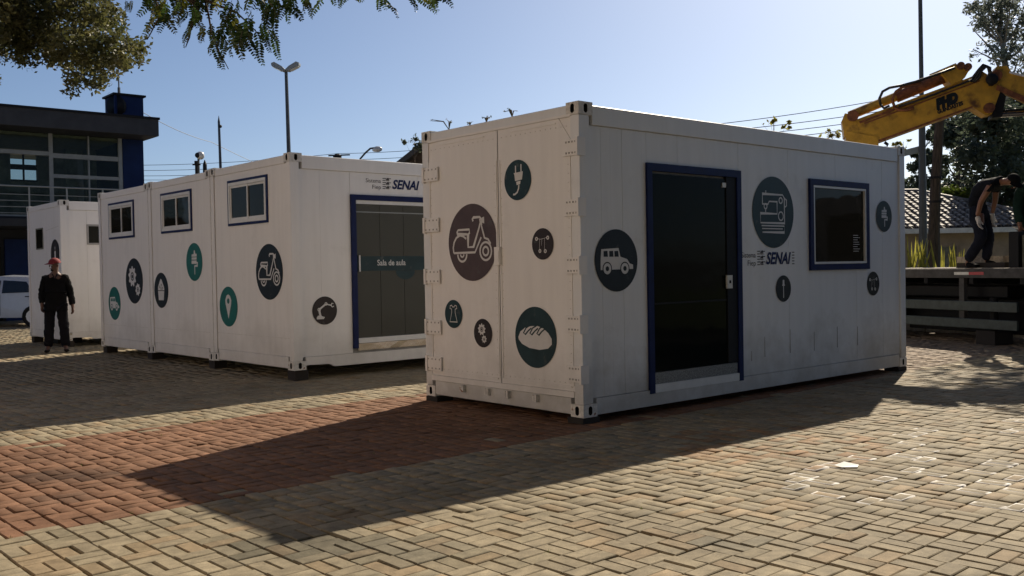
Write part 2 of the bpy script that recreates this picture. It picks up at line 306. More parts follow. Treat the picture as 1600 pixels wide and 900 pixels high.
def icon_shapes(kind):
    i = Icon()
    if kind == 'scooter':
        w = .055
        i.ring(-.42, -.30, .19, w, a0=180, a1=360).ring(-.42, -.30, .07, w*.8, a0=180, a1=360)
        i.stroke([(-.78, -.26), (-.80, -.12), (-.76, .02), (-.66, .14), (-.5, .2), (-.36, .17), (-.24, .1)], w)
        i.stroke([(-.78, -.26), (.12, -.26), (.38, .12)], w).stroke([(-.58, .34), (-.1, .34), (-.1, .24), (-.16, .22), (-.16, -.12), (.06, -.12), (.3, .36), (.36, .5), (.34, .6)], w)
        i.stroke([(-.58, .34), (-.62, .28), (-.6, .22), (-.2, .22)], w).stroke([(.06, .54), (.04, .6), (.08, .64), (.34, .64), (.42, .56), (.4, .42)], w)
        i.stroke([(.4, .42), (.52, .1), (.66, .06), (.76, -.06)], w).fill([(.42, .62), (.52, .64), (.52, .46), (.42, .5)])
        i.ring(.56, -.24, .23, w).ring(.56, -.24, .11, w)
    elif kind == 'plug':
        i.stroke([(-.13, .72), (-.13, .36)], .08).stroke([(.28, .76), (.28, .38)], .08).fill([(-.28, .36), (.42, .4), (.4, .28), (.34, .0), (-.18, -.04), (-.22, .26)])
        i.fill([(-.1, -.08), (.24, -.05), (.2, -.22), (-.06, -.25)]).stroke([(.1, -.25), (.08, -.42), (-.02, -.6), (-.2, -.7), (-.34, -.7)], .09)
    elif kind == 'drone':
        i.stroke([(-.5, .36), (-.2, .3), (.2, .36), (.5, .42)], .025).stroke([(-.26, .3), (-.3, -.4)], .022).stroke([(.2, .34), (.18, -.42)], .022).stroke([(-.05, .3), (-.1, -.1)], .02)
        for x, y in ((-.55, .34), (.5, .38), (-.24, -.44), (.26, -.46)): i.disc(x, y, .13).disc(x, y, .05, 1)
    elif kind == 'dress':
        i.stroke([(-.36, .58), (-.18, .62), (-.1, .5), (.1, .5), (.18, .62), (.36, .58), (.4, .4), (.2, .34), (.2, .1), (.42, -.56), (-.42, -.56), (-.2, .1), (-.2, .34), (-.4, .4)], .055, True)
    elif kind == 'gears':
        gear(i, -.12, .26, .42); gear(i, .14, -.42, .27, 8)
    elif kind == 'biggears':
        gear(i, -.2, .2, .46); gear(i, .42, -.38, .28, 8)
    elif kind == 'bread':
        i.fill([(-.84, -.02), (-.74, .16), (-.5, .3), (-.2, .36), (.1, .38), (.4, .3), (.62, .16), (.78, -.02), (.78, -.2), (.6, -.34), (.2, -.4), (-.3, -.36), (-.66, -.24), (-.82, -.1)])
        for x in (-.48, -.16, .18): i.stroke([(x+.26, .4), (x+.04, .3), (x-.1, .12), (x, .08), (x+.14, .2), (x+.3, .3)], .05, False, 1)
    elif kind == 'jeep':
        i.fill([(-.7, .36), (.1, .4), (.18, .12), (.5, .04), (.62, -.1), (.78, -.14), (.78, -.28), (-.74, -.3), (-.74, .0)])
        for x in (-.5, -.24, .0): i.fill([(x-.1, .3), (x+.08, .31), (x+.1, .12), (x-.1, .12)], 1)
        for x in (-.44, .38): i.disc(x, -.26, .22, 1).disc(x, -.26, .18).disc(x, -.26, .08, 1)
    elif kind == 'sewing':
        w = .038
        i.stroke([(-.52, .5), (.46, .5), (.54, .42), (.54, -.3), (-.62, -.3), (-.62, -.04), (.18, -.04), (.18, .3), (-.2, .3), (-.26, .22), (-.52, .22)], w, True)
        i.ring(.36, .34, .08, w).ring(.36, -.1, .12, w).ring(-.38, .16, .07, w).stroke([(-.38, .1), (-.38, .0)], w).stroke([(-.36, .5), (-.36, .6)], w).stroke([(.56, .4), (.64, .36), (.64, .2), (.56, .16)], w)
        i.stroke([(-.58, -.38), (.52, -.38), (.52, -.56), (-.54, -.56)], w).stroke([(-.56, -.46), (.44, -.46)], w*.8)
    elif kind == 'screwdriver':
        i.stroke([(0, -.7), (0, .3)], .09).fill([(-.12, .26), (.12, .26), (.1, .66), (-.1, .66)]).fill([(-.18, .22), (.18, .22), (.18, .3), (-.18, .3)])
    elif kind == 'brush':
        i.fill([(-.32, .12), (.3, .12), (.34, .42), (.14, .44), (.1, .62), (-.02, .6), (-.04, .42), (-.3, .4)]).stroke([(-.34, .26), (.32, .26)], .035, m=1)
        i.fill([(-.32, -.1), (.3, -.1), (.3, .08), (-.32, .08)]).stroke([(.3, -.04), (.4, -.04), (.4, -.2), (.06, -.22), (.06, -.66)], .075)
    elif kind == 'pin':
        i.fill([(0, -.62), (.12, -.3), (.3, .1), (.34, .32), (.2, .54), (0, .62), (-.2, .54), (-.34, .32), (-.3, .1), (-.12, -.3)]).disc(0, .28, .14, 1)
    elif kind == 'cupcake':
        i.fill([(-.46, .0), (.46, .0), (.42, .2), (.24, .4), (.1, .6), (-.06, .66), (-.3, .36), (-.44, .2)]).fill([(-.36, -.56), (.34, -.56), (.44, -.04), (-.46, -.04)])
        for x, y in ((-.2, .2), (.06, .3), (.2, .12), (0, .1)): i.ring(x, y, .06, .03, 1, 8)
    elif kind == 'arm':
        i.fill([(-.66, -.6), (-.1, -.6), (0, -.46), (-.2, -.4), (-.28, -.34), (-.56, -.34), (-.66, -.46)]).stroke([(-.36, -.4), (-.46, .08)], .16).stroke([(-.46, .08), (.08, .46)], .13).stroke([(.08, .46), (.5, .36)], .09)
        i.ring(-.46, .08, .1, .06).ring(.1, .47, .09, .06).stroke([(.5, .36), (.58, .5), (.7, .46)], .07).stroke([(.5, .36), (.6, .24), (.74, .28)], .07)
    elif kind == 'candle':
        i.stroke([(0, -.5), (0, .2)], .3).stroke([(0, .3), (0, .5)], .1)
    return i
def side_fn(cx, cz, off=.002): return lambda a, b, d=0: (cx+a, -(off+d), cz+b)
def end_fn(cy, cz, off=.002): return lambda a, b, d=0: (-(off+d), cy-a, cz+b)
def sticker(parent, fnmaker, cx, cz, r, kind, m, label, ry=None, off=.003):
    ry = ry or r; n = 48; fn = fnmaker(cx, cz, off)
    mb = MB(); mb.prism([(r*math.cos(2*PI*i/n), ry*math.sin(2*PI*i/n)) for i in range(n)], fn, 0, .0015)
    o = mb.build('round_sticker', m, parent, label, fix=True)
    ic = icon_shapes(kind); mb = MB()
    for k, (polys, mm) in enumerate(ic.p):
        d = .0018+.00025*k
        for q in polys: mb.add([fn(a*r, b*ry, d) for a, b in q], [tuple(range(len(q)))], mm)
    mb.build(kind+'_icon' if kind not in ('biggears',) else 'gears_icon', [M['icon'], m], o)
    return o
# ------------------------------------------------------------------ ground and paving
PHI = math.radians(42.5); PA = Vector((math.cos(PHI), math.sin(PHI), 0)); PB = Vector((-math.sin(PHI), math.cos(PHI), 0))
def sheet(name, pts, z, m, kind='structure', parent=None):
    mb = MB(); mb.add([(x, y, z) for x, y in pts], [tuple(range(len(pts)))]); return mb.build(name, m, parent, kind=kind)
sheet('ground', [(-900, -300), (900, -300), (900, 1500), (-900, 1500)], -.16, M['earth'])
plaza = sheet('plaza_paving', [(-40, -12), (10.3, -12), (13.2, 9), (9.6, 17.3), (3.2, 33), (-3, 48), (-60, 48), (-60, 10)], -.022, M['sand'])
mb = MB(); k0 = [(13.26, 9), (9.66, 17.34), (3.26, 33.04), (-2.94, 48.04)]
def offs(P, d): return [(a+d*.925, b+d*.38) for a, b in P]
k1 = offs(k0, .15)
for i in range(3):
    n = 12 if i == 1 else 6
    for j in range(n):
        def L(P, t): return Vector((P[i][0]+(P[i+1][0]-P[i][0])*t, P[i][1]+(P[i+1][1]-P[i][1])*t, 0))
        a, b, c, d = L(k0, (j+.01)/n), L(k0, (j+.99)/n), L(k1, (j+.99)/n), L(k1, (j+.01)/n)
        kb = MB(); kb.prism([(p.x, p.y) for p in (a, b, c, d)], lambda x, y, z: (x, y, z), -.1, .13)
        kb.build('kerb_stone', M['kerb'], plaza, fix=True)
k2 = offs(k0, .16)
sheet('grass_verge', [k2[0], (60, 9), (60, 48.04), k2[3], k2[2], k2[1]], .10, M['grass'])
# every paver: basket-weave pairs of 20 x 10 cm blocks on the 20 cm grid
cells = []
base = Vector((1.23, 5.147, 0)); A0 = base.dot(PA); B0 = base.dot(PB)
def plaza_ok(x, y): 
    ex = np.interp(y, [-12, 9, 17.3, 33, 48], [10.3, 13.2, 9.6, 3.2, -3]); return x < ex-.12
ia = np.arange(-170, 190); ib = np.arange(-170, 200)
I, J = np.meshgrid(ia, ib, indexing='ij'); I = I.ravel(); J = J.ravel()
ca = A0+(I+.5)*.2; cb = B0+(J+.5)*.2
X = ca*PA.x+cb*PB.x; Y = ca*PA.y+cb*PB.y
ok = (Y > 2.6) & (Y < 33) & (np.abs(X) < .56*Y+1.2) & plaza_ok(X, Y)
I, J, ca, cb = I[ok], J[ok], ca[ok], cb[ok]
par = ((I+J) % 2).astype(bool)
bl = []
for s in (-1, 1):
    bl.append(np.stack([ca+np.where(par, s*.05, 0), cb+np.where(par, 0, s*.05), np.where(par, PI/2, 0.), I, J], 1))
BR = np.concatenate(bl); nb = len(BR)
pa = BR[:, 0]+rng.normal(0, .0016, nb); pb = BR[:, 1]+rng.normal(0, .0016, nb)
bx = pa*PA.x+pb*PB.x; by = pa*PA.y+pb*PB.y; bz = rng.normal(0, .0024, nb)+.004*np.sin(bx*1.3)*np.sin(by*.9+1)
rot = PHI+BR[:, 2]+rng.normal(0, .008, nb); tx = rng.normal(0, .008, nb); ty = rng.normal(0, .008, nb); bz = bz-.004*(rng.random(nb) < .035)
cbJ = B0+(BR[:, 4]+.5)*.2; caI = A0+(BR[:, 3]+.5)*.2
red = (cbJ > 5.8) & (cbJ < 8.95)
red &= ~((rng.random(nb) < .05) & ((cbJ < 6.1) | (cbJ > 8.6)))
fade = np.clip((bx-4.2)/1.2, 0, .75)*(bx > 4.2)
hsh = rng.random(nb)
tone = np.clip(rng.normal(1, .065, nb), .74, 1.25)
colr = np.where(red[:, None], np.array([.210, .115, .070]), np.array([.272, .228, .155]))
colr = np.where(red[:, None], colr*(1-fade[:, None])+np.array([.25, .205, .15])*fade[:, None], colr)*tone[:, None]
warm = rng.random(nb) < .16; colr[warm & ~red] = colr[warm & ~red]*np.array([1.04, .95, .88])
cool = rng.random(nb) < .12; colr[cool & ~red] = colr[cool & ~red]*np.array([.88, .89, .88])
# tyre-blackened and oily patches, each where the photograph has one
for (x0, y0, ra, rb, f) in ((-3.3, 6.9, .50, .26, .45), (-1.15, 5.0, .5, .3, .62), (-.55, 4.9, .35, .25, .75), (1.1, 4.95, .3, .12, .75), (-2.95, 6.2, .3, .15, .75)):
    d = ((bx-x0)/ra)**2+((by-y0)/rb)**2; k = np.clip(1.3-d, 0, 1)[:, None]*np.clip(.6+hsh[:, None], 0, 1)
    colr = colr*(1-k*(1-f*np.array([.95, 1, 1.05])))
# rosy blocks scattered to the right of the big container
rp = (np.hypot(bx-2.1, by-7.6) < .9) & (rng.random(nb) < .35); colr[rp & ~red] = colr[rp & ~red]*np.array([1.05, .84, .72])
rim_glare = np.where((np.hypot((bx-2.95)/1.15, (by-6.15)/.95) < 1) & (rng.random(nb) < .20), rng.uniform(.5, 1, nb), 0)  # picks the bricks whose rims carry painted glare
rim_glare = np.where((np.hypot((bx-4.6)/1.6, (by-7.6)/1.0) < 1) & (rim_glare == 0) & (rng.random(nb) < .10), .7, rim_glare)
lx, ly = .0965, .0468
P_ = BR[:, 2] > 1; fx = np.where(P_, .0978, .0952)/lx; fy = np.where(P_, .0448, .0476)/ly       # wide joints one way, tight ones the other
dist = np.hypot(bx, by)
def brick_local(chm):
    c = .005 if chm else 0
    if chm:
        v = [(sx*lx, sy*ly, -.035) for sx, sy in ((-1, -1), (1, -1), (1, 1), (-1, 1))]+[(sx*lx, sy*ly, -.004) for sx, sy in ((-1, -1), (1, -1), (1, 1), (-1, 1))]+[(sx*(lx-c), sy*(ly-c), 0) for sx, sy in ((-1, -1), (1, -1), (1, 1), (-1, 1))]
        f = [(8, 9, 10, 11)]+[(a, (a+1) % 4, 4+(a+1) % 4, 4+a) for a in range(4)]+[(4+a, 4+(a+1) % 4, 8+(a+1) % 4, 8+a) for a in range(4)]
    else:
        v = [(sx*lx, sy*ly, -.02) for sx, sy in ((-1, -1), (1, -1), (1, 1), (-1, 1))]+[(sx*lx, sy*ly, 0) for sx, sy in ((-1, -1), (1, -1), (1, 1), (-1, 1))]
        f = [(4, 5, 6, 7)]+[(a, (a+1) % 4, 4+(a+1) % 4, 4+a) for a in range(4)]
    return np.array(v), np.array(f)
# the 300 that show largest
d3 = np.stack([bx, by, bz-CH], 1); w_ = d3@np.array(FW); ppx = 800+CF*(d3@np.array(RT))/w_; ppy = 450-CF*(d3@np.array(UP))/w_
inf = (ppx > 5) & (ppx < 1595) & (ppy < 895) & (ppy > 0)
order = np.argsort(np.where(inf, -ppy, 0))[:300]; single = np.zeros(nb, bool); single[order] = True
def brick_mesh(name, idx, chm):
    v, f = brick_local(chm); n = len(idx); nv = len(v)
    vx = v[None, :, 0]*fx[idx, None]; vy = v[None, :, 1]*fy[idx, None]
    z = v[None, :, 2]+bz[idx, None]+v[None, :, 0]*tx[idx, None]+v[None, :, 1]*ty[idx, None]*2
    c, s = np.cos(rot[idx])[:, None], np.sin(rot[idx])[:, None]
    P = np.stack([bx[idx, None]+vx*c-vy*s, by[idx, None]+vx*s+vy*c, z], 2).reshape(-1, 3)
    Fc = (f[None]+np.arange(n)[:, None, None]*nv).reshape(-1, 4)
    me = bpy.data.meshes.new(name); me.vertices.add(len(P)); me.vertices.foreach_set('co', P.ravel())
    me.loops.add(Fc.size); me.loops.foreach_set('vertex_index', Fc.ravel().astype(np.int32))
    me.polygons.add(len(Fc)); me.polygons.foreach_set('loop_start', np.arange(0, Fc.size, 4, dtype=np.int32)); me.polygons.foreach_set('loop_total', np.full(len(Fc), 4, dtype=np.int32))
    at_ = me.attributes.new('Col', 'FLOAT_COLOR', 'POINT'); at_.data.foreach_set('color', np.repeat(np.concatenate([colr[idx], np.ones((n, 1))], 1), nv, 0).ravel().astype(np.float32))
    au = me.attributes.new('BUV', 'FLOAT_VECTOR', 'POINT')
    u = np.stack([np.tile(v[:, 0]/lx, (n, 1)), np.tile(v[:, 1]/ly, (n, 1)), np.repeat(rim_glare[idx, None], nv, 1)], 2)
    au.data.foreach_set('vector', u.ravel().astype(np.float32)); me.update(); me.validate(); return me
for nm, sel, chm in (('paver_field', (~single) & (dist < 14), True), ('far_paver_field', (~single) & (dist >= 14), False)):
    me = brick_mesh(nm, np.where(sel)[0], chm); me.materials.append(M['pav'])
    o = bpy.data.objects.new(nm, me); C.objects.link(o); o.parent = plaza; o['kind'] = 'stuff'
vb, fb = brick_local(True)
def pm(b):
    me = bpy.data.meshes.new('paver'); me.from_pydata(vb.tolist(), [], fb.tolist()); me.materials.append(M['pavo'])
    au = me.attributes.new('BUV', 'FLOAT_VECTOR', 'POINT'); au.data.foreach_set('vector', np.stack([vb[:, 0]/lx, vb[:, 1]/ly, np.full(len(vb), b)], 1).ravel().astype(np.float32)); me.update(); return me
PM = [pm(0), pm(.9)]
for i in order:
    o = bpy.data.objects.new('paver', PM[1 if rim_glare[i] > .1 else 0]); C.objects.link(o); o.parent = plaza
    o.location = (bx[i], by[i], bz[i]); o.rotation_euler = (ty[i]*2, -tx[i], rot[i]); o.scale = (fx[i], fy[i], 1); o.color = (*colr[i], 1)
# ------------------------------------------------------------------ shipping containers
CL, CW, CHH = 6.058, 2.438, 2.896
def plate_hole(mb, fn, w, h, hw, hh, m=0, mh=1, depth=.05):     # rectangular face with a slotted hole that goes in
    n = 16; outer = []; inner = []
    for k in range(n):
        a = 2*PI*(k+.5)/n; c, s = math.cos(a), math.sin(a)
        t = min(w/2/abs(c), h/2/abs(s)); outer.append((c*t, s*t))
        inner.append((hw/2*c, (hh/2-hw/2)*(1 if s > 0 else -1)+hw/2*s))
    # snap rectangle corners
    for cx in (-1, 1):
        for cy in (-1, 1):
            j = min(range(n), key=lambda q: (outer[q][0]-cx*w/2)**2+(outer[q][1]-cy*h/2)**2); outer[j] = (cx*w/2, cy*h/2)
    v = [fn(a, b, 0) for a, b in outer]+[fn(a, b, 0) for a, b in inner]+[fn(a, b, -depth) for a, b in inner]
    mb.add(v, [(k, (k+1) % n, n+(k+1) % n, n+k) for k in range(n)], m)
    mb.add(v, [(n+k, n+(k+1) % n, 2*n+(k+1) % n, 2*n+k) for k in range(n)]+[tuple(range(2*n, 3*n))], mh)
def casting(parent, ex, ey, top):
    cw, cl, chh = .162, .178, .118; z0 = CHH-chh if top else 0
    x0, x1 = (-.004, cl) if ex == 0 else (CL-cl, CL+.004); y0, y1 = (-.004, cw) if ey == 0 else (CW-cw, CW+.004)
    mb = MB(); v = [(x0, y0, z0), (x1, y0, z0), (x1, y1, z0), (x0, y1, z0), (x0, y0, z0+chh), (x1, y0, z0+chh), (x1, y1, z0+chh), (x0, y1, z0+chh)]
    mb.add(v, [(3, 2, 1, 0), (4, 5, 6, 7)]); mx, my, mz = (x0+x1)/2, (y0+y1)/2, z0+chh/2
    mb.add(v, [(2, 3, 7, 6)] if ey == 0 else [(0, 1, 5, 4)]); mb.add(v, [(1, 2, 6, 5)] if ex == 0 else [(3, 0, 4, 7)])
    sy = -1 if ey == 0 else 1; sx = -1 if ex == 0 else 1; yy = y0 if ey == 0 else y1; xx = x0 if ex == 0 else x1
    plate_hole(mb, lambda a, b, d: (mx+a, yy+sy*d, mz+b), x1-x0, chh, .050, .085)
    plate_hole(mb, lambda a, b, d: (xx+sx*d, my+a, mz+b), y1-y0, chh, .050, .085)
    mb.build('corner_casting', [M['casting'], M['hole']], parent)
def container(loc, rz, label, wmat, side_cuts=(), seams=(), end_doors=False, group=None, arch=True):
    t = thing('shipping_container', label, 'container', loc, rz, group)
    R = .022
    # core (what shows in the joints), inset behind the panels
    mb = MB(); mb.box(.05, CL-.05, .05, CW-.05, .14, CHH-.07); mb.build('inner_shell', M['joint'], t)
    for ex in (0, 1):
        for ey in (0, 1):
            casting(t, ex, ey, True); casting(t, ex, ey, False)
            x0 = 0 if ex == 0 else CL-.13; y0 = 0 if ey == 0 else CW-.11
            mb = MB(); mb.box(x0, x0+.13, y0, y0+.11, .119, CHH-.119, ch=.006); mb.build('corner_post', wmat, t)
    for y0 in (.004, CW-.064):
        mb = MB(); 
        if y0 < 1:      # bottom rail with the lifting arch near its ends
            lo = .012; pts = [(.179, .165), (CL-.179, .165), (CL-.179, .055), (CL-.24, .06), (CL-.55, .05), (CL-.62, lo), (.62, lo), (.55, .05), (.24, .06), (.179, .055)]
            if not arch: pts = [(.179, .165), (CL-.179, .165), (CL-.179, .012), (.179, .012)]
            mb.prism(pts, lambda a, b, d: (a, y0+d, b), 0, .06)
        else: mb.box(.179, CL-.179, y0, y0+.06, .012, .165)
        mb.build('bottom_rail', wmat, t, fix=True)
        mb = MB(); mb.box(.179, CL-.179, y0-.002, y0+.058, CHH-.205, CHH-.026, ch=.005); mb.build('top_rail', wmat, t)
    for x0 in (.004, CL-.064):
        mb = MB(); mb.box(x0, x0+.06, .163, CW-.163, CHH-.13, CHH-.022, ch=.005); mb.build('end_header', wmat, t)
        mb = MB(); mb.box(x0, x0+.06, .163, CW-.163, .02, .175, ch=.005); mb.build('end_sill', wmat, t)
    mb = MB()                   # roof: shallow dents between its bows
    nx = 24
    for i in range(nx):
        xa = .062+(CL-.124)*i/nx; xb = .062+(CL-.124)*(i+1)/nx; za = CHH-.030+.006*(i % 2); 
        mb.box(xa, xb, .062, CW-.062, CHH-.07, za)
    mb.build('roof', wmat, t)
    # long wall facing the camera: one sheet per joint-to-joint bay, cut round the openings
    xs = [.13]+list(seams)+[CL-.13]
    for a, b in zip(xs[:-1], xs[1:]):
        spans = [(.166, CHH-.206)]
        for (c0, c1, z0, z1) in side_cuts:
            if b > c0 and a < c1:
                ns = []
                for (s0, s1) in spans:
                    if z0 > s0: ns.append((s0, z0))
                    if z1 < s1: ns.append((z1, s1))
                spans = ns
        for s0, s1 in spans:
            mb = MB(); d = random.uniform(-.0015, .0015)
            mb.box(a+.0012, b-.0012, R+d, .052, s0+.001, s1-.001, ch=.004); mb.build('wall_panel', wmat, t)
    mb = MB(); mb.box(.13, CL-.13, CW-.05, CW-.02, .166, CHH-.206); mb.build('rear_wall', wmat, t)
    mb = MB(); mb.box(CL-.052, CL-.02, .11, CW-.11, .176, CHH-.131); mb.build('end_wall', wmat, t)
    return t
def frame_box(mb, fn, a0, a1, b0, b1, w, d0, d1, m=0):        # rectangular frame in the plane fn(a,b,depth)
    for (p, q, r, s) in ((a0, a1, b1-w, b1), (a0, a1, b0, b0+w), (a0, a0+w, b0+w, b1-w), (a1-w, a1, b0+w, b1-w)):
        mb.prism([(p, r), (q, r), (q, s), (p, s)], fn, d0, d1, m)
sp = lambda a, b, d: (a, -d, b)                # side plane: depth outwards
ep = lambda a, b, d: (-d, a, b)                # end plane (a = local y)
# --- the big container in front
TH = .7131
big = container((.6334, 8.7409, .06), TH, 'large white container in front with blue framed open doorway and hinged end doors', M['white'],
    side_cuts=((.94, 2.43, .166, 2.38), (3.79, 5.12, 1.30, 2.37)), arch=False, seams=(.30, .43, .59, .87, .94, 1.41, 1.87, 2.43, 2.90, 3.37, 3.79, 4.38, 4.85, 5.12, 5.5))
mb = MB()
for (p, q, r, s) in ((.925, 2.45, 2.315, 2.39), (.925, 1.00, .13, 2.315), (2.375, 2.45, .13, 2.315)): mb.prism([(p, r), (q, r), (q, s), (p, s)], sp, -.06, .004)
mb.build('door_frame', M['blue'], big, 'deep blue doorway frame', fix=True)
mb = MB(); mb.prism([(1.001, .135), (2.374, .135), (2.374, .215), (1.00, .215)], sp, -.05, .002); mb.build('door_threshold', M['alu'], big, fix=True)
mb = MB(); mb.prism([(1.00, .216), (2.36, .216), (2.36, .33), (1.00, .33)], sp, -.044, -.012); mb.build('kick_plate', M['tread'], big, fix=True)
dl = MB(); dl.prism([(1.02, .335), (2.20, .335), (2.20, 2.29), (1.02, 2.29)], sp, -.045, -.022); dl = dl.build('door', M['glass'], big, 'dark tinted sliding door pane', fix=True)
mb = MB(); mb.prism([(2.20, .335), (2.374, .335), (2.374, 2.314), (2.20, 2.314)], sp, -.047, -.01); mb.build('door_stile', M['dark'], big, fix=True)
mb = MB(); mb.prism([(1.03, 1.00), (2.2, 1.00), (2.2, 1.018), (1.03, 1.018)], sp, -.021, -.018); mb.build('door_crossbar', M['dark'], dl, fix=True)
mb = MB(); mb.prism([(2.17, 1.13), (2.26, 1.13), (2.26, 1.27), (2.17, 1.27)], sp, -.009, .012); mb.build('door_lock', M['lampw'], dl, fix=True)
mb = MB(); mb.prism([(2.205, 1.185), (2.225, 1.185), (2.225, 1.215), (2.205, 1.215)], sp, .0125, .02); mb.build('keyhole', M['dark'], dl, fix=True)
mb = MB(); mb.prism([(2.14, 2.20), (2.20, 2.20), (2.20, 2.25), (2.14, 2.25)], sp, -.021, -.012); mb.build('door_closer', M['lampw'], dl, fix=True)
wf = MB(); frame_box(wf, sp, 3.785, 5.125, 1.298, 2.372, .07, -.05, .012); wf = wf.build('window_frame', M['blue'], big, 'deep blue window frame', fix=True)
mb = MB(); frame_box(mb, sp, 3.857, 5.053, 1.372, 2.298, .025, -.048, .008); mb.build('inner_window_frame', M['alu'], wf, fix=True)
mb = MB(); mb.prism([(3.883, 1.398), (5.027, 1.398), (5.027, 2.272), (3.883, 2.272)], sp, -.03, -.02); mb.build('window_pane', M['wglass'], wf, fix=True)
mb = MB()
for i in range(8): mb.prism([(4.78, 1.52+i*.028), (4.78+.13+.03*math.sin(i*2.3), 1.52+i*.028), (4.78+.13+.03*math.sin(i*2.3), 1.526+i*.028), (4.78, 1.526+i*.028)], sp, -.0195, -.0185)
mb.build('pane_lettering', M['icon'], wf, 'small rows of pale print in the corner of the pane')
for a, hgt in ((2.87, .25), (3.37, .3), (3.87, .25), (4.38, .28), (4.85, .26), (2.62, .12)):
    mb = MB(); mb.prism([(a, .30+hgt*.2), (a+.013, .30+hgt*.2), (a+.009, .30+hgt*1.1), (a+.004, .30+hgt*1.1)], sp, -.0215, -.017); mb.build('drain_slit', M['joint'], big, fix=True)
B_ = lambda f: (lambda cx, cz, off=.003: f(cx, cz, off-.020))
S_side = B_(side_fn)
sticker(big, S_side, .49, 1.44, .295, 'jeep', M['black'], 'black round sticker of a jeep left of the doorway')
sticker(big, S_side, 3.07, 1.96, .40, 'sewing', M['dteal'], 'large slate teal round sticker of a sewing machine')
sticker(big, S_side, 3.25, 1.10, .15, 'screwdriver', M['black'], 'small black round sticker of a screwdriver')
sticker(big, S_side, 5.54, 1.97, .20, 'brush', M['dteal'], 'slate teal round sticker of a paint brush near the far edge')
sticker(big, S_side, 5.25, 1.11, .152, 'drone', M['black'], 'small black round sticker under the window')
def logo(parent, x0, z0, s, off, fm):
    # grey two-line words, ruled lines, bold slanted letters
    def fn(ox, oz): return lambda a, b: fm(x0+ox*s+a, z0+oz*s+b, off)
    put_text('sign_lettering', 'Sistema', .085*s, fn(.27, .085), M['dbrown'], parent, width=.26*s, align='RIGHT')
    put_text('sign_lettering', 'Fiep', .085*s, fn(.27, -.005), M['dbrown'], parent, width=.15*s, align='RIGHT')
    mb = MB()
    for i in range(6):
        z = .0+i*.03; w = .15 if i % 2 else .12
        for (a, b) in ((.30, .30+w*.42), (.30+w*.5, .30+w)): 
            v = [fm(x0+a*s, z0+z*s, off), fm(x0+b*s, z0+z*s, off), fm(x0+b*s, z0+(z+.01)*s, off), fm(x0+a*s, z0+(z+.01)*s, off)]; mb.add(v, [(0, 1, 2, 3)])
    for i in range(3): 
        a, b, z = .35, .42, .015+i*.06
        mb.add([fm(x0+a*s, z0+z*s, off+.0003), fm(x0+b*s, z0+z*s, off+.0003), fm(x0+(a+.05)*s, z0+(z+.035)*s, off+.0003)], [(0, 1, 2)])
    mb.build('emblem_lines', M['dbrown'], parent)['kind'] = 'stuff'
    put_text('sign_lettering', 'SENAI', .185*s, fn(.47, .012), M['navy'], parent, width=.50*s, shear=.28, offset=.006, spacing=1.0)
fm_side = lambda a, b, off: (a, -off, b)
logo(big, 2.46, 1.372, .98, -.018, fm_side)
mb = MB()
for i in range(5): mb.add([fm_side(3.43, 1.375+i*.033, -.018), fm_side(3.43+.05, 1.375+i*.033, -.018), fm_side(3.43+.05, 1.385+i*.033, -.018), fm_side(3.43, 1.385+i*.033, -.018)], [(0, 1, 2, 3)])
mb.build('emblem_lines', M['dbrown'], big)['kind'] = 'stuff'
